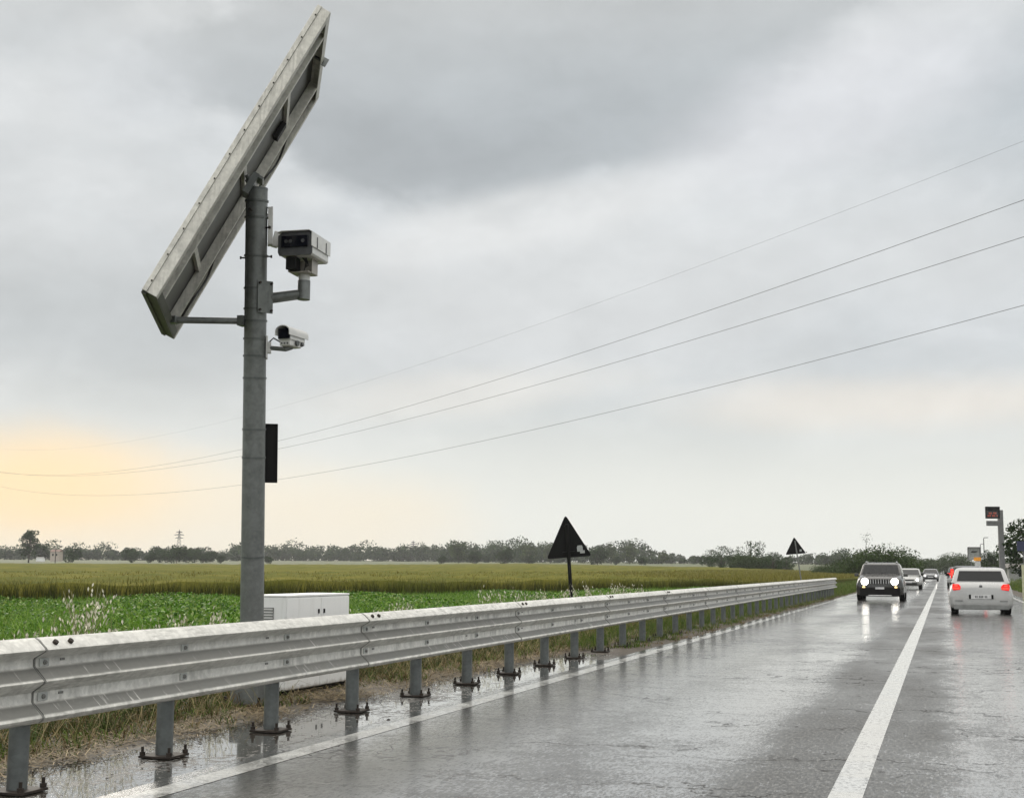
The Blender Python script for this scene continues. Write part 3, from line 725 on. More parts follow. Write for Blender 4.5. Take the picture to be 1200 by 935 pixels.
def pylon(px, py_top, d, label):
    b = at(px, 657, d); zb = float(terr(b.x, b.y)); t = at(px, py_top, d); h = t.z - zb
    s = thing('power_pylon', label, 'pylon', (b.x, b.y, zb), PSI)
    m = MB(); lv_ = 9
    for sx in (-1, 1):
        for sy in (-1, 1): m.tube([(sx*h*.10, sy*h*.10, 0), (sx*h*.012, sy*h*.012, h*.93)], .075, 4)
    for i in range(lv_):
        z0, z1 = h*.93*i/lv_, h*.93*(i+1)/lv_; w0, w1 = h*(.10-.088*i/lv_), h*(.10-.088*(i+1)/lv_)
        for s_ in (-1, 1):
            m.tube([(-w0*s_, -w0, z0), (w1*s_, -w1, z1)], .055, 4); m.tube([(-w0*s_, w0, z0), (w1*s_, w1, z1)], .055, 4)
    m.tube([(0, 0, h*.9), (0, 0, h)], .15, 4); m.build('lattice_tower', m_wire, s)
    for q, w in ((.72, .13), (.82, .16), (.91, .10)):
        m = MB(); m.tube([(-w*h, 0, h*q), (0, 0, h*(q+.03)), (w*h, 0, h*q)], .16, 4); m.tube([(-w*h, 0, h*q), (w*h, 0, h*q)], .13, 4); m.build('cross_arm', m_wire, s)
pylon(209, 620, 820, 'distant lattice pylon rising behind the dark tree row left of the mast')
pylon(484, 633, 900, 'faint distant lattice pylon rising over the hazy wood right of the mast')

# ------------------------------------------------------------------ trees
PAL_D = [(.020, .040, .013), (.028, .052, .015), (.038, .064, .018), (.016, .031, .012)]
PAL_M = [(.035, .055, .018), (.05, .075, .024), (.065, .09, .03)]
def crown_np(h, w, base, nl, leaf, nclump, pal, spread=.55):
    cl = []
    while len(cl) < nclump:
        p = rng.uniform(-1, 1, 3)
        r_ = np.linalg.norm(p)
        if r_ > 1 or r_ < .25: continue
        cl.append([p[0]*w*.42*rng.uniform(.8, 1.12), p[1]*w*.42, base + (h-base)*(.5+p[2]*.44)])
    cl = np.array(cl); rad = rng.uniform(.55, 1.25, len(cl))*w*.19*(spread/.55)
    k = rng.choice(len(cl), nl, p=rad/rad.sum()); d = rng.normal(size=(nl, 3)); d /= np.linalg.norm(d, axis=1)[:, None]
    cen = cl[k] + d*(rad[k]*rng.uniform(.3, 1.0, nl)**.5)[:, None]*np.array([1, 1, .8])
    cen[:, 2] = np.maximum(cen[:, 2], base*.85)
    pal = np.array(pal); tone = rng.uniform(.7, 1.35, len(cl))
    V, Fc, C = leaves(cen, rng.uniform(.6, 1.3, nl)*leaf, pal, .8)
    C = C*np.repeat(tone[k], 4)[:, None]
    return V, Fc, C, cl
def tree_proto(h, w, base, nl, leaf, nclump, pal, label=None, cat='tree', name='tree', spread=.55):
    s = thing(name, label, cat); V, Fc, C, cl = crown_np(h, w, base, nl, leaf, nclump, pal, spread)
    tri_mesh('crown', V, Fc, m_leaf, C, s)
    m = MB(); r0 = h*.022+.04; m.tube([(0, 0, -.3), (h*.01, 0, base), (0, h*.01, h*.62), (h*.02, 0, h*.85)], [r0, r0*.8, r0*.45, r0*.12], 8)
    for c in cl[::2]:
        z0 = min(base*.9+(c[2]-base)*.35, h*.6); m.tube([(h*.005, 0, z0), (c[0]*.5, c[1]*.5, (z0+c[2])/2), tuple(c)], [r0*.45, r0*.28, r0*.08], 5)
    m.build('trunk', m_bark, s, smooth='all'); return s
def put(o, px, d, label, group=None, sc_=1.0, first=False, zoff=0.0):
    c = o if first else copy_tree(o)
    p = at(px, 664, d); c.location = (p.x, p.y, float(terr(p.x, p.y))+zoff); c.rotation_euler = (0, 0, random.uniform(0, 6.28)); c.scale = (sc_, sc_, sc_)
    tag(c, label, group=group)
    if group is None and 'group' in c: del c['group']
    return c
# far wood: one hazy mass
Vs, Fs, Cs, off = [], [], [], 0
def wood(px0, px1, d, n, hmin, hmax, nl, leaf):
    global off
    for i in range(n):
        px = px0 + (px1-px0)*(i+random.uniform(-.4, .4))/n; dd = d*random.uniform(.97, 1.06); p = at(px, 660, dd)
        h = random.uniform(hmin, hmax)*random.choice((.7, .85, 1, 1, 1.1)); w = h*random.uniform(1.0, 1.7)
        V, Fc, C, _ = crown_np(h, w, h*.0, nl, leaf, 14, PAL_D, .8)
        V = V + np.array([p.x, p.y, float(terr(p.x, p.y))]); Vs.append(V); Fs.append(Fc+off); Cs.append(C); off += len(V)
wood(-60, 300, 800, 46, 6, 9.5, 620, .6)
wood(270, 660, 900, 66, 8, 12.5, 620, .7)
wood(520, 770, 760, 26, 8, 13.5, 700, .6)
wood(760, 1000, 700, 34, 3, 6, 400, .5)
wood(960, 1200, 620, 46, 4, 8, 460, .5)
wood(1180, 1330, 520, 20, 5, 8, 460, .5)
wood(-80, 1000, 1000, 90, 4, 7, 260, .9)
o = tri_mesh('distant_wood', np.concatenate(Vs), np.concatenate(Fs), m_leaf, np.concatenate(Cs)); tag(o, 'pale hazy wood along the whole far side of the fields', 'wood', kind='stuff')

tA = tree_proto(12.6, 7.6, 1.4, 3600, .24, 52, PAL_D, spread=.42, label='lone tall dark tree with airy crown at far left of the wheat field')
put(tA, 33, 455, 'lone tall dark tree with airy crown at far left of the wheat field', first=True)
tB = tree_proto(5.6, 6.0, .1, 2200, .26, 18, PAL_D, spread=.7); put(tB, 84.5, 480, 'compact conical dark tree standing alone right of the lone tall tree', first=True)
G1 = 'dark trees in the row left of the mast'
tC = tree_proto(6.0, 6.8, .1, 2600, .27, 20, PAL_D, spread=.75); put(tC, 153, 500, 'rounded dark tree at the left end of the row left of the mast', G1, .95, first=True)
for px, s_ in ((176, .62), (186, 1.0), (197, .8), (207, 1.08), (217, .9), (228, .98), (238, .6), (246, .78), (258, .5)):
    put(tC, px, 505+random.uniform(-25, 25), 'dark bushy tree merging into the row between the rounded end tree and the mast', G1, s_)
put(tC, 47.5, 620, 'round grey tree behind the lone tall tree', sc_=1.35)
put(tC, 314, 470, 'small dark bush standing just right of the mast at the field edge', sc_=.45)
G2 = 'trees in front of the distant wood'
for px, d, s_, lb in ((518, 520, .52, 'low dark bush at the wood edge left of the nearer triangular sign'), (556, 540, .85, 'dark dome shaped tree at the wood edge, second bush left of the nearer sign'),
                      (592, 520, 1.05, 'dark round tree at the wood edge just left of the nearer triangular sign'), (621, 540, .6, 'small dark bush half hidden beside the nearer triangular sign'),
                      (700, 500, 1.15, 'dark leafy tree immediately right of the nearer triangular sign'), (722, 540, .55, 'low dark bush under pale trees right of the nearer sign'), (752, 520, .62, 'dark low bush, rightmost before the gap in the trees')):
    put(tC, px, d, lb, G2, s_)
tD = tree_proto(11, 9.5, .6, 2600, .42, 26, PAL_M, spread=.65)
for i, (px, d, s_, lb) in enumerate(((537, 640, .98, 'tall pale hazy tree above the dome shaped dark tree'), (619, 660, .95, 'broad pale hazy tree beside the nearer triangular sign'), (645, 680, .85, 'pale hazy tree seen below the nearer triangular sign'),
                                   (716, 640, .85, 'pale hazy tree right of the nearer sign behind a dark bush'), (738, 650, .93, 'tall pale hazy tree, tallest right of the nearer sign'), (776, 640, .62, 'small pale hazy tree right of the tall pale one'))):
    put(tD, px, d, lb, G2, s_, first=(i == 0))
# nearer clump by the second sign
tE = tree_proto(6.4, 7.6, .3, 2100, .15, 40, PAL_D, spread=.36)
G3 = 'dark trees behind the farther triangular sign'
put(tE, 880, 262, 'dark open tree with sky showing through, tallest left of the farther triangular sign', G3, .95, first=True)
put(tE, 845, 265, 'dark ragged tree left of the tallest open tree', G3, .78); put(tE, 863, 285, 'dark tree filling the gap behind the tallest open tree', G3, .7)
put(tE, 905, 255, 'dark tree just left of the farther triangular sign', G3, .62); put(tE, 832, 300, 'grey rounded tree at the left end of the clump before the farther sign', G3, .72)
put(tE, 922, 250, 'dark low tree directly behind the farther triangular sign post', G3, .5)
tF = tree_proto(3.4, 7.5, .0, 7000, .12, 34, [(.03, .05, .016), (.045, .07, .02)], cat='bush', name='bush', spread=.62)
G4 = 'bushes along the verge behind the oncoming cars'
for i, (px, d, s_, lb) in enumerate(((1012, 150, .85, 'large dark green bush directly behind the oncoming off-road car'), (1040, 148, .98, 'dark green bush mound rising above the oncoming off-road car roof'), (985, 170, .6, 'green bush left of the oncoming off-road car'), (963, 185, .45, 'low green bush between the farther sign and the oncoming cars'), (1055, 165, .75, 'dark green bush above the silver oncoming car'))):
    put(tF, px, d, lb, G4, s_, first=(i == 0))
m = None
# thin bare sapling above the bush mound
sp0 = at(1015, 664, 149)
sap = thing('sapling', 'thin bare sapling with a small tuft on top poking out of the bush mound', 'tree', (sp0.x, sp0.y, 0))
m = MB(); m.tube([(0, 0, 0), (.08, 0, 2.4), (.02, 0, 3.6), (.15, 0, 4.7)], [.05, .04, .03, .015], 6); m.tube([(.05, 0, 3.2), (.5, 0, 4.2)], .015, 5); m.tube([(.05, 0, 2.9), (-.35, 0, 3.6)], .015, 5); m.build('trunk', m_bark, sap)
V, Fc, C = leaves(np.array([.15, 0, 4.75])+rng.normal(size=(70, 3))*np.array([.26, .26, .30]), np.full(70, .07), PAL_D); tri_mesh('crown', V, Fc, m_leaf, C, sap)
tG = tree_proto(5.2, 5.0, .8, 5200, .11, 34, PAL_D, spread=.5)
put(tG, 1212, 94, 'dark leafy tree at the far right behind the speed display', first=True)
put(tG, 1160, 230, 'small grey tree beside the tall street lamps', sc_=.9)
put(tF, 1117, 380, 'rounded grey green mound of bushes at the end of the road', sc_=1.5)
put(tF, 1082, 330, 'dark bush beside the road behind the far headlights', sc_=1.05)
put(tF, 1160, 230, 'long grey bush behind the white hatchback', sc_=.8)
for px, s_ in ((872, .85), (893, .75), (915, .6)): put(tF, px, 258, 'dense low bush under the open trees beside the farther triangular sign', 'low bushes under the open trees', s_)

# ------------------------------------------------------------------ fields and verge plants (nobody could count them)
EP = np.array([(-110, -80), (-62, -28), (-41, 8), (-26, 32.6), (-17.6, 46), (-11.3, 58), (-8.6, 72), (-7.8, 90), (-7.8, 140), (-8, 215)], float)
seg = np.r_[0, np.cumsum(np.linalg.norm(np.diff(EP, axis=0), axis=1))]
ssamp = np.linspace(0, seg[-1], 320); ex = np.interp(ssamp, seg, EP[:, 0]); ey = np.interp(ssamp, seg, EP[:, 1])
tt = np.concatenate([[0, .02], np.linspace(.25, 12, 40), np.geomspace(13, 250, 34)])
vd = np.array([-.5, .866])
wx = ex[:, None] + vd[0]*tt[None, :]; wy = ey[:, None] + vd[1]*tt[None, :]
wob = .05*np.sin(wx*1.7+wy*.9)+.04*np.sin(wx*.45-wy*.8)
WH = .72 - .40*sstep(ey, 58, 85)[:, None]*np.ones_like(wx)*(1-sstep(tt, 0, 30)[None, :]*.8)
wz = terr(wx, wy) + WH + wob + rng.normal(0, .015, wx.shape); wz[:, 0] = terr(wx[:, 0], wy[:, 0]) - .02
V = np.stack([wx.ravel(), wy.ravel(), wz.ravel()], 1); I = np.arange(wx.size).reshape(wx.shape)
Fq = np.stack([I[:-1, :-1].ravel(), I[1:, :-1].ravel(), I[1:, 1:].ravel(), I[:-1, 1:].ravel()], 1)
o = tri_mesh('wheat_field', V, Fq, m_wheat); tag(o, 'wide field of ripening yellow green wheat beyond the green crop', 'wheat', kind='stuff'); o.data.shade_smooth()
# stalks at the near edge and over the first metres
n = 60000; si = rng.uniform(90, 300, n); t_ = np.abs(rng.exponential(2.6, n)) - .25; t_[:18000] = rng.uniform(-.35, .05, 18000)
bx, by = np.interp(si, ssamp, ex)+vd[0]*t_, np.interp(si, ssamp, ey)+vd[1]*t_
h = rng.uniform(.62, .86, n)*(1-.5*sstep(by, 58, 85)); V, Fc, C = blades(np.stack([bx, by, terr(bx, by)], 1), h, rng.uniform(.012, .03, n), rng.uniform(.05, .35, n), [(.024, .042, .010), (.036, .052, .012), (.03, .036, .010)])
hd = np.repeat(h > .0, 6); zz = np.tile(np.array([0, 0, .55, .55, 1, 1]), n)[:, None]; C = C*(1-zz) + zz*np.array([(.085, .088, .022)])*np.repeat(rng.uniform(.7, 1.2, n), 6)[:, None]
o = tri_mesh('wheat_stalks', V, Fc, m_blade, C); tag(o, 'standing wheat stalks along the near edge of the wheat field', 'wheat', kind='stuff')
# heads all over the far field
n = 50000; si = rng.uniform(60, 330, n); t_ = rng.uniform(0, 1, n)**1.4*45
bx, by = np.interp(si, ssamp, ex)+vd[0]*t_, np.interp(si, ssamp, ey)+vd[1]*t_
V, Fc, C = blades(np.stack([bx, by, terr(bx, by)+.5], 1), rng.uniform(.2, .38, n), rng.uniform(.02, .05, n)*(1+t_/40), rng.uniform(.1, .6, n), [(.15, .138, .032), (.185, .168, .045), (.125, .118, .028)])
o = tri_mesh('wheat_heads', V, Fc, m_blade, C); tag(o, 'ears of wheat standing over the wheat field', 'wheat', kind='stuff')
# green crop
n = 170000; yy = rng.uniform(2, 62, n)**1.0; xmin = np.interp(yy, EP[:, 1], EP[:, 0]); xx = xmin + (-7.6-xmin)*rng.uniform(0, 1, n)**.8
rowj = np.round(yy/.45)*.45 + rng.normal(0, .10, n)
cz = rng.uniform(.10, .36, n)*(1+.25*np.sin(xx*.9+yy*.6)); 
V, Fc, C = leaves(np.stack([xx, rowj, cz], 1), rng.uniform(.022, .055, n), [(.055, .135, .010), (.08, .17, .014), (.13, .23, .03), (.035, .095, .010), (.065, .15, .012), (.20, .27, .07)], .7, .4)
n2 = 110000; y2 = rng.uniform(2, 62, n2); xm2 = np.interp(y2, EP[:, 1], EP[:, 0]); x2 = xm2 + (-7.6-xm2)*rng.uniform(0, 1, n2)**.8
gap = np.sin(x2*.35+1.3*np.sin(y2*.22))+np.sin(y2*.5+x2*.13)
V2, F2, C2 = blades(np.stack([x2, np.round(y2/.45)*.45+rng.normal(0, .12, n2), np.full(n2, 0.0)], 1), rng.uniform(.26, .46, n2)*(1+.10*gap), rng.uniform(.008, .022, n2), rng.uniform(.2, .9, n2), [(.09, .19, .015), (.12, .23, .02), (.17, .27, .04), (.065, .15, .012)], .35)
V, Fc, C = np.concatenate([V, V2]), np.concatenate([Fc, F2+len(V)]), np.concatenate([C, C2])
o = tri_mesh('green_crop', V, Fc, m_crop, C); tag(o, 'low bright green leafy crop between the barrier and the wheat', 'crop', kind='stuff')
# verge grass: a ragged bank behind the posts, creeping forward past the paved stretch
def grass(n, x0, x1, y0, y1, hmin, hmax, pal, lean=(.2, .8), w=(.006, .014), xpow=1.0, clump=0):
    if clump:
        cx = rng.uniform(x0, x1, clump); cy = rng.uniform(y0, y1, clump); k = rng.integers(0, clump, n); s_ = rng.uniform(.03, .12, clump)
        xx = cx[k]+rng.normal(0, 1, n)*s_[k]; yy = cy[k]+rng.normal(0, 1, n)*s_[k]; hs = rng.uniform(.6, 1.3, clump)[k]
    else: xx = x0+(x1-x0)*rng.uniform(0, 1, n)**xpow; yy = rng.uniform(y0, y1, n); hs = 1
    hs = hs*np.where((yy > c0.y-.5) & (yy < c1.y+.3) & (xx > c0.x-.3) & (xx < c0.x+.75), .22, 1.0)
    return blades(np.stack([xx, yy, np.full(n, -.02)], 1), rng.uniform(hmin, hmax, n)*hs, rng.uniform(*w, n), rng.uniform(*lean, n), pal)
def merge(parts):
    V, Fc, C, o_ = [], [], [], 0
    for a, b, c in parts: V.append(a); Fc.append(b+o_); C.append(c); o_ += len(a)
    return np.concatenate(V), np.concatenate(Fc), np.concatenate(C)
GREEN = [(.07, .11, .02), (.10, .145, .028), (.05, .085, .02), (.12, .13, .04)]; DRY = [(.17, .125, .062), (.10, .07, .034), (.26, .20, .115), (.06, .048, .02)]
DARKG = [(.035, .06, .012), (.055, .08, .018), (.03, .045, .012), (.08, .075, .03)]
parts = [grass(700, -6.5, -5.7, 4, 24, .22, .5, [(.30, .25, .13), (.22, .19, .09)], (1.0, 1.28), (.003, .006)), grass(14000, -7.4, -6.0, 3, 24, .08, .26, DARKG, (.5, 1.25), clump=500),
         grass(26000, -9.0, -6.5, 2, 70, .14, .38, GREEN, (.4, 1.2), xpow=.8), grass(22000, -8.6, -6.0, 2, 40, .10, .30, DRY, (.6, 1.25), (.004, .010)),
         grass(12000, -6.7, -5.75, 3, 22, .05, .18, GREEN+DRY, (.5, 1.2), clump=240), grass(24000, -6.9, -5.2, 20, 75, .08, .26, GREEN, clump=900), grass(16000, -6.0, -4.62, 21, 80, .04, .15, GREEN, (.3, 1.0), clump=900),
         grass(9000, -5.6, -4.42, 21, 80, .03, .09, DRY, (.5, 1.2), clump=420), grass(5000, -6.2, -5.5, 4, 21, .04, .14, DRY+GREEN, (.6, 1.25), clump=140), grass(22000, -8.5, -4.7, 70, 170, .12, .4, GREEN, w=(.015, .035))]
V, Fc, C = merge(parts); o = tri_mesh('verge_grass', V, Fc, m_blade, C); tag(o, 'rough green and brown grass behind and between the barrier posts', 'grass', kind='stuff')
parts = [grass(16000, 4.1, 7.5, 20, 140, .1, .35, GREEN, w=(.012, .03)), grass(12000, 7.5, 30, 40, 200, .2, .5, GREEN, w=(.03, .06))]
V, Fc, C = merge(parts); o = tri_mesh('roadside_grass', V, Fc, m_blade, C); tag(o, 'green grass bank along the right shoulder beside the white hatchback', 'grass', kind='stuff')
# straw: lying stems
n = 30000; k = rng.integers(0, 420, n); cx = -5.38 - np.abs(rng.normal(0, .42, 420)); cy = rng.uniform(3, 27, 420)
xx = cx[k] + rng.normal(0, .14, n); yy = cy[k] + rng.normal(0, .22, n); a = rng.uniform(0, 2*np.pi, n); ln = rng.uniform(.04, .16, n)
d = np.stack([np.cos(a), np.sin(a), rng.uniform(-.05, .22, n)], 1)*ln[:, None]; s_ = np.stack([-np.sin(a), np.cos(a), np.zeros(n)], 1)*.0035
b0 = np.stack([xx, yy, rng.uniform(.003, .03, n)], 1); V = np.stack([b0-s_, b0+s_, b0+d+s_*.6, b0+d-s_*.6], 1).reshape(-1, 3); i = np.arange(n)*4
pal = np.array(DRY); C = np.repeat(pal[rng.integers(0, 4, n)]*rng.uniform(.7, 1.4, (n, 1)), 4, 0)
o = tri_mesh('straw_litter', V, np.stack([i, i+1, i+2, i+3], 1), m_straw, C); tag(o, 'dry straw litter washed along the foot of the grass bank', 'straw', kind='stuff')
# clods and chips lying in the water
m = MB()
for q in range(1500):
    x = -5.55 + abs(random.gauss(0, .45)); y = random.uniform(4.5, 20); r_ = random.uniform(.002, .008)*(2.2 if random.random() < .05 else 1)
    if x > -4.4: continue
    c = Vector((x, y, .002)); k = [c+Vector((r_*random.uniform(.6, 1.4)*math.cos(t), r_*random.uniform(.8, 2.2)*math.sin(t), 0)) for t in (0, 1.3, 2.5, 3.8, 5.1)]
    tp = [p+(c-p)*.4+Vector((0, 0, r_*random.uniform(.15, .5))) for p in k]
    m.add(k+tp, [(5, 6, 7, 8, 9)]+[(j, (j+1) % 5, 5+(j+1) % 5, 5+j) for j in range(5)])
tag(m.build('mud_clods', m_darkmetal), 'dark crumbs of mud and bark lying in the puddles by the posts', 'mud', kind='stuff')
# wild oats: individual plants with pale hanging ears
def oat(h, n, seed):
    r0 = random.Random(seed); s = thing('wild_oat', None, 'weed'); m = MB(); ears = []
    for q in range(n):
        a = r0.uniform(0, 6.28); ln = r0.uniform(.08, .32)*h; hh_ = h*r0.uniform(.7, 1.0); b = (r0.uniform(-.05, .05), r0.uniform(-.05, .05))
        pts = [(b[0]+math.cos(a)*ln*t*t, b[1]+math.sin(a)*ln*t*t, hh_*t) for t in (0, .35, .7, 1)]; m.tube(pts, [.004, .0035, .003, .002], 4)
        for e in range(22):
            t = r0.uniform(.45, 1.0); p = Vector((b[0]+math.cos(a)*ln*t*t, b[1]+math.sin(a)*ln*t*t, hh_*t)); ears.append(p+Vector((r0.gauss(0, .04), r0.gauss(0, .04), r0.uniform(-.05, .03))))
    m.build('stems', m_oat, s)
    ears = np.array([tuple(e) for e in ears]); k = len(ears); d = rng.normal(0, .3, (k, 3)); d[:, 2] = -1; d /= np.linalg.norm(d, axis=1)[:, None]; s2 = np.cross(d, rng.normal(size=(k, 3))); s2 /= np.linalg.norm(s2, axis=1)[:, None]
    V = np.stack([ears-d*.02, ears+s2*.009, ears+d*.026, ears-s2*.009], 1).reshape(-1, 3); i = np.arange(k)*4; C = np.repeat(np.array([(.58, .55, .44)])*rng.uniform(.7, 1.3, (k, 1)), 4, 0)
    tri_mesh('sprays', V, np.stack([i, i+1, i+2, i+3], 1), m_straw, C, s); return s
m_oat = simple('dry_stem', (.20, .19, .09), .7)
GO = 'wild oats behind the crash barrier'
oa = oat(1.12, 14, 1); ob = oat(.82, 7, 2)
def put_oat(src, x, y, lb, first=False, s_=1.0):
    c = src if first else copy_tree(src); c.location = (x, y, -.02); c.rotation_euler = (0, 0, random.uniform(0, 6)); c.scale = (s_, s_, s_); tag(c, lb, 'weed', GO)
pO = on(112, 752, 0.1)
def at_lat(px, lat):                          # the spot on bearing px at a given distance left of the eye
    v = fwd + rgt*((px-600)/F); return Vector((lat, v.y*lat/v.x, 0))
q = at_lat(112, -7.6); put_oat(oa, q.x, q.y, 'tallest bushy wild oat plant with pale ears in the green crop at far left', True, 1.0)
first = True
for px in (20, 60, 150, 190, 232, 262, 275, 340, 385, 420, 450, 470, 492, 520, 548, 580, 615, 640, 655, 680, 697, 715, 728, 742, 760, 785):
    q = at_lat(px, random.uniform(-7.9, -6.7)); near = px < 300
    lb = 'short wild oat stalk with pale ears in the green crop left of the mast' if near else 'pale wild oat stalk showing above the barrier between the mast and the second sign'
    put_oat(ob, q.x, q.y, lb, first, random.uniform(.9, 1.3) if px > 500 else random.uniform(.8, 1.1)); first = False

# ------------------------------------------------------------------ vehicles
m_glassdark = simple('car_glass', (.008, .009, .010), .08, 0, .1, spec=.22)
m_tyre = m_rubber
m_rimm = simple('alloy', (.3, .3, .3), .35, .7)
m_lampw = emit('headlamp_on', (1, .96, .88), 6); m_lampy = emit('fog_lamp_on', (1, .72, .30), 1.6); m_lampr = emit('tail_lamp_on', (.7, .008, .006), .5); m_lampr2 = emit('brake_lamp_on', (1, .05, .03), 1.3)
m_plate = simple('number_plate', (.5, .5, .5), .4); m_chrome = simple('chrome', (.5, .5, .5), .2, .8)
def paint(name, c, rough=.25):
    t = MT(name); f = t.noise(3, 4, .6); t.set(Base_Color=t.mix(f, tuple(x*.9 for x in c), tuple(min(1, x*1.08) for x in c)), Roughness=t.math('MULTIPLY_ADD', f, .15, rough-.05)); t.b.inputs['Coat Weight'].default_value = .6; t.b.inputs['Coat Roughness'].default_value = .08; return t.m
def hull(stations, n=4):
    """stations (y, z_low, z_high, half width low, half width high, corner) -> lofted rounded hull"""
    m = MB(); rings = []
    for y, zl, zh, wl, wh, r_ in stations:
        r1 = min(r_, (zh-zl)*.45); zm = zl + (zh-zl)*.55; wm = max(wl, wh)*1.0
        half = [(0, zl), (wl-r1*.6, zl), (wl, zl+r1*.7), (wm, zm), (wh+(wm-wh)*.35, zh-r1), (wh-r1*.5, zh-r1*.25), (wh-r1*1.4, zh), (0, zh+.01)]
        rings.append([(x, y, z) for x, z in half] + [(-x, y, z) for x, z in half[-2:0:-1]])
    k = len(rings[0]); vs = [p for r_ in rings for p in r_]; fs = []
    for j in range(len(rings)-1):
        for i in range(k): fs.append((j*k+i, j*k+(i+1) % k, (j+1)*k+(i+1) % k, (j+1)*k+i))
    fs.append(tuple(range(k-1, -1, -1))); fs.append(tuple(range((len(rings)-1)*k, len(rings)*k)))
    return m.add(vs, fs)
def quad_panel(m, P, inset, off, th=.006):     # a pane set into a four-cornered face, standing off by a few millimetres
    P = [Vector(p) for p in P]; c = sum(P, Vector())/4; n = (P[1]-P[0]).cross(P[3]-P[0]).normalized()
    if n.dot(c-Vector((0, 0, .9))) < 0: n = -n
    il, ib, ir, it = inset
    def bl(u, v): return (P[0]*(1-u)+P[1]*u)*(1-v)+(P[3]*(1-u)+P[2]*u)*v
    q = [bl(il, ib), bl(1-ir, ib), bl(1-ir, 1-it), bl(il, 1-it)]
    a = [p+n*off for p in q]; b = [p-n*th for p in q]
    m.add(a+b, [(0, 1, 2, 3)]+[(i, (i+1) % 4, 4+(i+1) % 4, 4+i) for i in range(4)])
def car(name, label, cat, loc, rz, spec, group=None):
    s = thing(name, label, cat, loc, rz, group); g = spec
    body = hull(g['hull']); body.build('body', g['paint'], s, smooth='all')
    # cabin: frustum from the belt line to the roof
    (r0, f0, w0, z0), (r1, f1, w1, z1) = g['belt'], g['roof']
    m = MB(); zs = [(r0, f0, w0, z0), (r0*.97+r1*.03, f0*.97+f1*.03, w0-.01, z0+.03), (r1+(r0-r1)*.12, f1+(f0-f1)*.12, w1+.015, z1-.07), (r1+.03, f1-.05, w1-.05, z1-.015), (r1+.22, f1-.2, w1-.2, z1+.012)]
    vs = []; fs = []
    for a, b, w, z in zs: vs += [(-w, a, z), (w, a, z), (w, b, z), (-w, b, z)]
    for j in range(len(zs)-1):
        for i in range(4): fs.append((j*4+i, j*4+(i+1) % 4, (j+1)*4+(i+1) % 4, (j+1)*4+i))
    fs.append((len(vs)-4, len(vs)-3, len(vs)-2, len(vs)-1)); m.add(vs, fs); m.build('roof', g.get('roofpaint', g['paint']), s, smooth=True, bevel=g.get('round', .028))
    lo, hi = zs[1], zs[2]
    def face(a): 
        (ra, fa, wa, za), (rb, fb, wb, zb) = lo, hi
        return {'rear': [(-wa, ra, za), (wa, ra, za), (wb, rb, zb), (-wb, rb, zb)], 'front': [(wa, fa, za), (-wa, fa, za), (-wb, fb, zb), (wb, fb, zb)],
                'left': [(-wa, fa, za), (-wa, ra, za), (-wb, rb, zb), (-wb, fb, zb)], 'right': [(wa, ra, za), (wa, fa, za), (wb, fb, zb), (wb, rb, zb)]}[a]
    for nm, a, ins in (('rear_window', 'rear', (.085, .06, .085, .08)), ('windscreen', 'front', (.05, .0, .05, .05)), ('side_window', 'left', (.06, .05, .04, .08)), ('side_window', 'right', (.04, .05, .06, .08))):
        m = MB(); quad_panel(m, face(a), ins, .012); m.build(nm, m_glassdark, s, bevel=.004)
    for wx_ in (-1, 1):
        for wy_ in g['axles']:
            m = MB(); rw = g.get('wheel', .31); x1, x0_ = wx_*g['track'], wx_*(g['track']-.2)
            m.tube([(x0_, wy_, rw), (x0_+(x1-x0_)*.12, wy_, rw), (x0_+(x1-x0_)*.88, wy_, rw), (x1, wy_, rw)], [rw*.93, rw, rw, rw*.93], 24)
            wh = m.build('wheel', m_tyre, s, smooth=True)
            m = MB(); m.tube([(x1, wy_, rw), (x1+wx_*.012, wy_, rw)], rw*.62, 18); m.build('rim', m_rimm, wh)
        m = MB(); mx_, my_, mz_ = g['mirror']; m.box((wx_*(mx_+.09), my_, mz_), (.085, .05, .06)); m.box((wx_*(mx_-.02), my_, mz_-.03), (.06, .02, .015)); m.build('mirror', g.get('mirrorpaint', g['paint']), s, bevel=.025)
    m = MB(); r0s = g['hull']; m.box((0, (r0s[0][0]+r0s[-1][0])/2, r0s[0][1]+.02), (g['track']-.22, (r0s[-1][0]-r0s[0][0])/2-.25, .05)); m.build('underbody', m_rubber, s)
    return s
def disc(s, name, mat, c, r_, ny, n=18, th=.02):
    c = Vector(c); m = MB(); m.tube([c, c+Vector((0, ny*th, 0))], [r_, r_*.94], n); return m.build(name, mat, s)

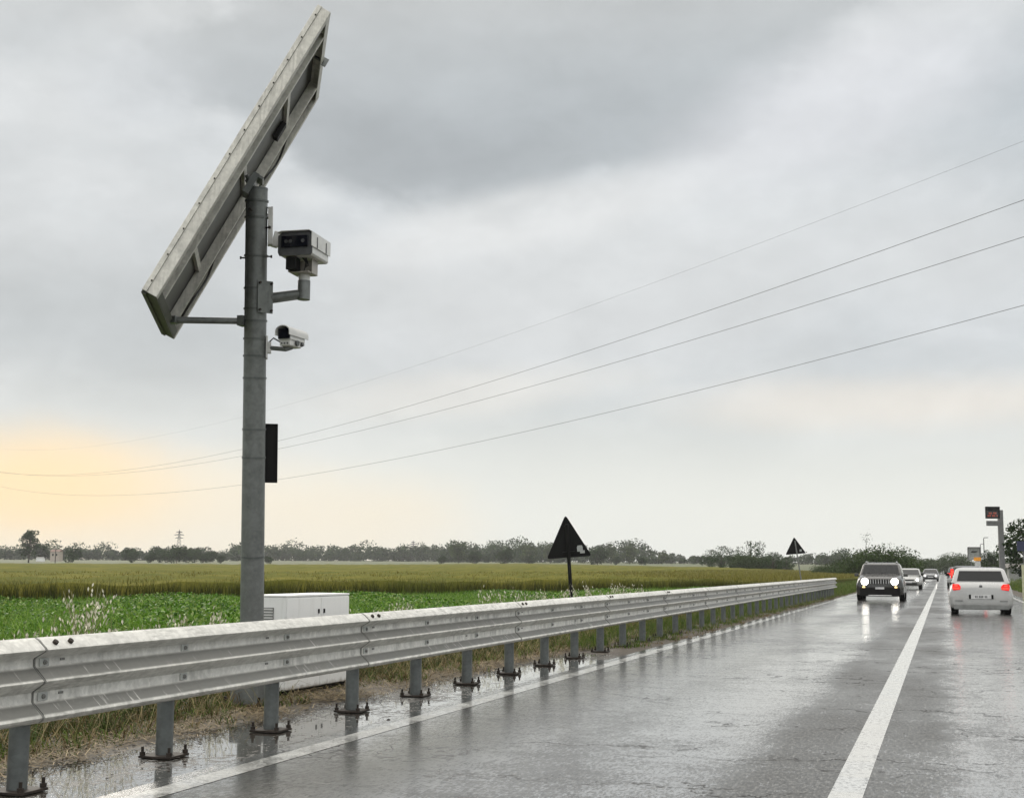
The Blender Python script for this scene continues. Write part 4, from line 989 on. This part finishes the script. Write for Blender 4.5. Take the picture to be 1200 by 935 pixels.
# white hatchback ahead, seen from behind
p = on(1150.5, 720); 
SPW = dict(paint=paint('white_car_paint', (.36, .36, .355)), track=.81, axles=(-1.22, 1.2), wheel=.30, mirror=(.73, .75, .93),
    hull=[(-1.90, .26, .72, .74, .66, .10), (-1.86, .20, .82, .83, .73, .12), (-1.74, .18, .90, .86, .77, .12), (-1.2, .18, .92, .87, .79, .12), (0, .18, .90, .87, .79, .12), (.9, .22, .88, .86, .76, .14), (1.55, .24, .76, .83, .68, .14), (1.85, .28, .66, .74, .60, .12), (1.93, .36, .58, .62, .5, .08)],
    belt=(-1.72, 1.0, .785, .88), roof=(-1.44, .25, .655, 1.315))
hb = car('hatchback', 'white hatchback with lit red tail lamps driving ahead in the near lane', 'car', (p.x, p.y+1.85, 0), 0, SPW)
for x_ in (-1, 1):
    m = MB(); m.prism([(-.11, -.08), (.09, -.095), (.115, .0), (.10, .085), (-.06, .085), (-.12, .02)] if x_ > 0 else [(.11, -.08), (-.09, -.095), (-.115, .0), (-.10, .085), (.06, .085), (.12, .02)], (x_*.66, -1.905, .77), (1, 0, 0), (0, 0, 1), (0, .1, 0)); t_l = m.build('tail_lamp', m_lampr, hb, bevel=.01)
    m = MB(); m.box((x_*.655, -1.912, .735), (.085, .008, .018)); m.box((x_*.665, -1.912, .805), (.045, .008, .02)); each(m, 'brake_strip', m_lampr2, t_l)
m = MB(); m.tube([(0, -1.862, .785), (0, -1.885, .785)], [.055, .05], 20); em = m.build('badge', m_chrome, hb)
m = MB(); m.tube([(0, -1.886, .785), (0, -1.889, .785)], .040, 20); m.build('badge_centre', m_camdark, em)
m = MB(); m.box((0, -1.905, .50), (.27, .012, .058)); npl = m.build('number_plate', m_plate, hb)
m = MB()
for x_ in (-.15, -.11, -.04, 0, .04, .11, .15): m.box((x_, -1.9185, .50), (.012, .002, .030))
each(m, 'character', m_camdark, npl)
m = MB(); m.box((-.30, -1.903, .5), (.028, .012, .058)); m.box((.30, -1.903, .5), (.028, .012, .058)); each(m, 'plate_band', m_rubber, hb)  # dark bands at both ends of the number plate
m = MB(); m.box((0, -1.885, .215), (.74, .05, .075)); m.build('lower_bumper', m_signgrey, hb, bevel=.02)
for x_ in (-1, 1): m = MB(); m.box((x_*.6, -1.895, .385), (.10, .02, .015)); m.build('reflector', m_signgrey, hb)
m = MB(); m.prism([(-.09, 0), (.09, 0), (-.06, .09)], (-.012, -1.15, 1.325), (0, 1, 0), (0, 0, 1), (.024, 0, 0)); m.build('antenna_fin', SPW['paint'], hb)

# dark oncoming off-road car
p = on(1031.5, 704)
SPJ = dict(paint=paint('dark_bronze_paint', (.022, .020, .017)), track=.92, axles=(-1.35, 1.3), wheel=.35, mirror=(.88, .55, 1.02),
    hull=[(-1.95, .38, .85, .8, .74, .1), (-1.8, .27, .98, .9, .82, .12), (-1, .24, 1.0, .93, .86, .12), (.3, .24, 1.05, .93, .86, .12), (1.0, .24, 1.04, .93, .85, .12), (1.75, .24, .95, .92, .82, .10), (1.93, .25, .90, .89, .79, .08), (1.99, .30, .84, .84, .76, .06)],
    belt=(-1.8, .80, .84, 1.0), roof=(-1.65, .25, .70, 1.52))
sj = car('off_road_car', 'dark bronze off-road car with round headlights lit, oncoming and nearest in its lane', 'car', (p.x, p.y+1.95, 0), math.pi, SPJ)
m = MB(); m.box((0, 1.985, .76), (.40, .02, .115)); gr = m.build('grille', SPJ['paint'], sj, bevel=.01)
m = MB()
for q in range(7): m.box(((q-3)*.10, 2.008, .765), (.028, .004, .085))
each(m, 'grille_slot', m_black, gr)
m = MB()
for q in range(8): m.box(((q-3.5)*.10, 2.007, .765), (.012, .006, .09))
each(m, 'slot_frame', m_chrome, gr)
for x_ in (-1, 1):
    m = MB(); m.tube([(x_*.575, 1.93, .765), (x_*.575, 2.0, .765)], .17, 24); h_ = m.build('headlight', m_camdark, sj)
    disc(h_, 'lit_lens', m_lampw, (x_*.575, 2.002, .765), .145, 1)
    m = MB(); m.tube([(x_*.62, 1.94, .535), (x_*.62, 1.995, .535)], .07, 16); h_ = m.build('fog_light', m_black, sj); disc(h_, 'lit_lens', m_lampy, (x_*.62, 1.996, .535), .055, 1)
    m = MB(); m.tube([(x_*.60, -1.5, 1.535), (x_*.60, -1.2, 1.56), (x_*.60, 0, 1.56), (x_*.60, .2, 1.535)], .02, 8); m.build('roof_rail', m_chrome, sj)
m = MB(); m.box((0, 1.985, .36), (.78, .035, .18)); m.build('lower_bumper', m_rubber, sj, bevel=.03)
m = MB(); m.box((0, 2.02, .505), (.17, .006, .04)); m.build('number_plate', m_plate, sj)
m = MB(); m.box((0, 2.015, .22), (.45, .012, .02)); m.build('skid_plate', m_chrome, sj, bevel=.01)
m = MB(); m.box((0, 1.3, 1.0), (.60, .45, .02), (Vector((1, 0, 0)), Vector((0, 1, -.11)).normalized(), Vector((0, .11, 1)).normalized())); m.build('bonnet_bulge', SPJ['paint'], sj, bevel=.03)
m = MB()
for x_ in (-.3, .25): m.box((x_, .80, 1.055), (.28, .01, .008), ((Vector((1, 0, .12)).normalized()), Vector((0, 1, 0)), Vector((0, 0, 1))))
each(m, 'wiper', m_black, sj)

# silver oncoming car behind it
p = on(1064.5, 690.5)
SPS = dict(SPW); SPS.update(paint=paint('silver_car_paint', (.30, .30, .29)), mirrorpaint=m_rubber)
def oncoming(nm, lb, x, y, spec, grp):
    s = car(nm, lb, 'car', (x, y+1.9, 0), math.pi, spec, grp)
    for x_ in (-1, 1):
        m = MB(); m.prism([(-.14, -.05), (.12, -.06), (.13, .05), (-.10, .07)] if x_ > 0 else [(.14, -.05), (-.12, -.06), (-.13, .05), (.10, .07)], (x_*.56, 1.84, .60), (1, 0, 0), (0, 0, 1), (0, .07, 0)); h_ = m.build('headlight', m_camdark, s)
        disc(h_, 'lit_lens', m_lampw, (x_*.56, 1.912, .60), .085, 1)
    m = MB(); m.box((0, 1.91, .585), (.36, .02, .045)); m.build('grille', m_black, s, bevel=.01)
    m = MB(); m.box((0, 1.915, .37), (.55, .03, .05)); m.build('lower_intake', m_black, s, bevel=.01)
    m = MB(); m.box((0, 1.955, .46), (.24, .006, .05)); m.build('number_plate', m_plate, s)
    return s
GC = 'oncoming cars with headlights on'
oncoming('silver_car', 'silver oncoming car half hidden behind the dark off-road car', p.x, p.y, SPS, GC)
SPB = dict(SPW); SPB['paint'] = paint('grey_car_paint', (.12, .125, .13))
oncoming('grey_car', 'grey oncoming car far down the road with twin headlights glowing', -1.35, 150, SPB, GC)
SPY = dict(SPW); SPY['paint'] = paint('pale_car_paint', (.45, .44, .40))
oncoming('pale_car', 'pale oncoming car farthest down the road, only its headlights showing', -1.75, 215, SPY, GC)

# dark van-like estate ahead of the hatchback
SPV = dict(paint=paint('black_car_paint', (.018, .018, .02)), track=.86, axles=(-1.35, 1.3), wheel=.33, mirror=(.86, .9, 1.0), mirrorpaint=m_rubber,
    hull=[(-2.05, .4, .85, .74, .7, .08), (-2.0, .3, 1.0, .84, .8, .1), (-1.5, .26, 1.02, .88, .84, .1), (.8, .26, 1.0, .88, .82, .12), (1.6, .28, .85, .84, .7, .14), (1.95, .34, .7, .7, .6, .1)],
    belt=(-1.98, 1.0, .82, .98), roof=(-1.88, .3, .70, 1.42))
p = on(1112, 698); VX = p.x + .92; VY = p.y
vn = car('dark_estate_car', 'black tall estate car with upright red tail lamps just ahead of the white hatchback', 'car', (VX, VY+2.0, 0), 0, SPV)
for x_ in (-1, 1):
    m = MB(); m.box((x_*.735, -1.99, 1.0), (.075, .04, .29)); tl = m.build('tail_lamp', m_lampr, vn, bevel=.02); m = MB(); m.box((x_*.735, -2.034, 1.1), (.05, .006, .12)); m.build('brake_strip', m_lampr2, tl)
m = MB(); m.box((0, -2.06, .62), (.26, .008, .06)); m.build('number_plate', m_plate, vn)
SPG = dict(SPV); SPG['paint'] = paint('slate_car_paint', (.07, .072, .078))
vg = car('slate_car', 'slate grey car farther ahead with one red tail lamp visible', 'car', (1.07, 101, 0), 0, SPG)
for x_ in (-1, 1):
    m = MB(); m.box((x_*.72, -2.03, .92), (.11, .03, .10)); m.build('tail_lamp', m_lampr, vg, bevel=.02)

# ------------------------------------------------------------------ street furniture on the right
m_pole = simple('grey_painted_steel', (.13, .13, .135), .5)
def face_box(m, px0, px1, py0, py1, d, th=.15):
    a, b = at(px0, py1, d), at(px1, py0, d); u = rgt0; c = (a+b)/2; m.box(c, (abs((b-a).dot(u))/2, th/2, abs(b.z-a.z)/2), (u, fwd0, Vector((0, 0, 1)))); return c
sb = at(1175.5, 690, 93); SB = Vector((sb.x, sb.y, 0)); stp = at(1173.5, 597, 93)
sd_ = thing('speed_display', 'tall grey roadside speed display with dark red-lit screen above the white hatchback', 'traffic display', SB)
m = MB(); m.box((SB+Vector((SB.x, SB.y, stp.z)))/2, (.17, .12, stp.z/2), (rgt0, fwd0, Vector((0, 0, 1)))); pb(m, 'post', m_pole, sd_, bevel=.02)
m = MB(); m.box(SB+Vector((0, 0, .06)), (.35, .35, .06)); pb(m, 'footing', m_signgrey, sd_)
m = MB(); face_box(m, 1155, 1171.2, 593.5, 607.5, 92.7, .25); bx = pb(m, 'screen_box', m_black, sd_, bevel=.02)
m = MB(); face_box(m, 1156.5, 1169.8, 599, 606, 92.55, .03); scn_ = m.build('screen', m_lens, bx, origin=par_world(bx))
m_led = emit('red_led', (.4, .07, .04), .03)
m = MB()
for r_ in range(2):
    for k in range(9):
        if (k*7+r_*3) % 4 == 0: continue
        face_box(m, 1157.5+k*1.3, 1158.4+k*1.3, 600.2+r_*3, 602.2+r_*3, 92.5, .01)
each(m, 'led', m_led, bx, origin=par_world(bx))
m = MB(); face_box(m, 1156, 1171.5, 610.2, 616, 92.7, .16); pb(m, 'lower_board', m_pole, sd_, bevel=.015)
m = MB(); face_box(m, 1156.6, 1170.9, 611.6, 612.3, 92.6, .012); face_box(m, 1156.6, 1170.9, 614.2, 614.8, 92.6, .012); pe(m, 'board_trim', m_signgrey, sd_)

gb = at(1142, 670, 150); GB = Vector((gb.x, gb.y, 0))
gs = thing('grey_road_sign', 'square grey road sign board with a dark slanted mark beside the lamp posts', 'road sign', GB)
m = MB(); face_box(m, 1134.3, 1148.8, 641.2, 656, 150, .08); bo = pb(m, 'board', simple('grey_board', (.26, .27, .26), .5), gs)
m = MB(); face_box(m, 1133.9, 1149.2, 640.8, 641.8, 149.9, .14); face_box(m, 1133.9, 1134.9, 641.9, 656, 149.9, .14); face_box(m, 1148.2, 1149.2, 641.9, 656, 149.9, .14); pb(m, 'frame', m_pole, gs)
c = at(1141.4, 646.3, 149.85); m = MB(); m.prism([(-.40, -.07), (.22, -.07), (.40, .07), (-.22, .07)], c, rgt0, (0, 0, 1), fwd0*-.02); pb(m, 'mark', m_black, gs)
m = MB()
for px in (1138, 1146):
    q = at(px, 655, 150.1); m.tube([(q.x, q.y, 0), (q.x, q.y, q.z)], .05, 8)
pe(m, 'post', m_pole, gs)
q = at(1145, 670, 140); og = thing('orange_sign', 'small orange topped roadside sign under the grey board', 'road sign', (q.x, q.y, 0))
m = MB(); face_box(m, 1141.2, 1149.4, 652.8, 657, 140, .06); pb(m, 'orange_panel', simple('orange_paint', (.75, .30, .02), .5), og)
m = MB(); face_box(m, 1142.5, 1149, 657.5, 663.5, 140, .05); pb(m, 'lower_panel', m_plate, og)
m = MB(); m.tube([(q.x, q.y, 0), (q.x, q.y, at(1145, 656, 140.1).z)], .04, 8); pb(m, 'post', m_pole, og)
for px, py_, d, lb in ((1152.6, 630, 235, 'slender street lamp, the taller and nearer of the pair beside the speed display'), (1148.8, 637.5, 290, 'slender street lamp, the lower one of the pair by the grey board')):
    t0 = at(px, py_, d); s = thing('street_lamp', lb, 'street lamp', (t0.x, t0.y, 0), 0, 'street lamps')
    m = MB(); m.tube([(t0.x, t0.y, 0), (t0.x, t0.y, t0.z-.1), (t0.x+.15, t0.y+.05, t0.z)], [.11, .08, .07], 8); pb(m, 'post', m_pole, s)
    m = MB(); m.box((t0.x+.42, t0.y+.13, t0.z+.03), (.34, .12, .06)); pb(m, 'lamp_head', m_pole, s, bevel=.02)
q = at(1195, 680, 80); bl = thing('blue_sign', 'dark blue rectangular sign at the far right in front of the leafy tree', 'road sign', (q.x, q.y, 0))
m = MB(); face_box(m, 1191.8, 1210, 634, 645.5, 80, .05); pb(m, 'panel', simple('blue_sign_paint', (.02, .025, .07), .4), bl)
m = MB()
for px in (1199.5, 1207):
    a = at(px, 645, 80.1); m.tube([(a.x, a.y, 0), (a.x, a.y, a.z+.4)], .035, 8)
pe(m, 'post', m_pole, bl)
q = on(1197.5, 702, 0); ymk = thing('marker_post', 'pale yellowish post at the right edge of the road beside the grass bank', 'post', (q.x+.1, q.y, 0))
m = MB(); m.box((q.x+.1, q.y, .75), (.06, .05, .75)); pb(m, 'post', simple('pale_marker', (.42, .42, .28), .6), ymk, bevel=.01)
m = MB(); m.box((q.x+.1, q.y, 1.52), (.07, .06, .02)); pb(m, 'cap', m_signgrey, ymk)
# low house behind the hedge on the right
q = at(1183, 668, 165); hs = thing('low_outbuilding', 'low pale outbuilding with a dark window behind the hedge at right', 'house', (q.x+4, q.y, 0), 0)
m = MB(); m.box((0, 0, .75), (4.2, 3, .75)); m.build('wall', simple('pale_render', (.24, .245, .235), .8), hs)
m = MB(); m.prism([(-3.4, 1.5), (3.4, 1.5), (0, 2.0)], (-4.5, 0, 0), (0, 1, 0), (0, 0, 1), (9, 0, 0)); m.build('roof', simple('grey_roof', (.14, .13, .12), .8), hs)
m = MB(); m.box((-2.6, -3.01, .85), (.5, .03, .4)); m.build('window', m_glassdark, hs); m = MB(); m.box((1.6, -3.01, .85), (.5, .03, .4)); m.build('window', m_glassdark, hs)
# farmstead details far left
q = at(66, 656, 600); zq = float(terr(q.x, q.y)); fh = thing('farm_house', 'tiny pale farmhouse in the haze right of the lone tall tree', 'house', (q.x, q.y, zq), PSI)
m = MB(); m.box((0, 0, 2.1), (2.0, 2.5, 2.1)); m.build('wall', simple('ochre_render', (.36, .31, .27), .8), fh)
m = MB(); m.prism([(-2.7, 4.2), (2.7, 4.2), (0, 5.2)], (-2.2, 0, 0), (0, 1, 0), (0, 0, 1), (4.4, 0, 0)); m.build('roof', simple('tile_roof', (.16, .10, .08), .8), fh)
m = MB(); m.box((-.8, -2.52, 2.8), (.35, .03, .5)); m.box((.8, -2.52, 2.8), (.35, .03, .5)); each(m, 'window', m_glassdark, fh)
q = at(47.5, 656, 560); zq = float(terr(q.x, q.y)); vv = thing('greenhouse_shed', 'long low white shed below the round grey tree at far left', 'shed', (q.x, q.y, zq), PSI)
m = MB(); m.box((0, 0, .7), (1.5, 1, .7)); m.build('wall', m_white, vv); m = MB(); m.prism([(-1.2, 1.4), (1.2, 1.4), (0, 1.75)], (-1.6, 0, 0), (0, 1, 0), (0, 0, 1), (3.2, 0, 0)); m.build('roof', m_signgrey, vv)
q = at(64.8, 656, 440); zq = float(terr(q.x, q.y)); up_ = thing('utility_pole', 'dark wooden utility pole standing in front of the tiny farmhouse', 'pole', (q.x, q.y, zq))
m = MB(); m.tube([(0, 0, -.2), (0, 0, 5.0)], [.16, .12], 8); m.build('shaft', m_bark, up_); m = MB(); m.box((0, 0, 4.8), (.5, .05, .05)); m.build('cross_arm', m_bark, up_)

# ------------------------------------------------------------------ air
hz_m = bpy.data.materials.new('rain_haze'); hz_m.use_nodes = True; hn = hz_m.node_tree; hn.nodes.clear()
ho = hn.nodes.new('ShaderNodeOutputMaterial'); pv = hn.nodes.new('ShaderNodeVolumePrincipled'); pv.inputs['Color'].default_value = (1, 1, 1, 1); pv.inputs['Density'].default_value = .00016; pv.inputs['Anisotropy'].default_value = .2
hn.links.new(pv.outputs[0], ho.inputs['Volume'])
m = MB(); m.box((0, 600, 22), (1520, 1030, 25)); hzo = m.build('haze', hz_m); tag(hzo, 'thin rain haze in the air over road and fields', 'haze', kind='stuff')
scn.cycles.volume_bounces = 0; scn.cycles.max_bounces = 6; scn.cycles.use_denoising = True
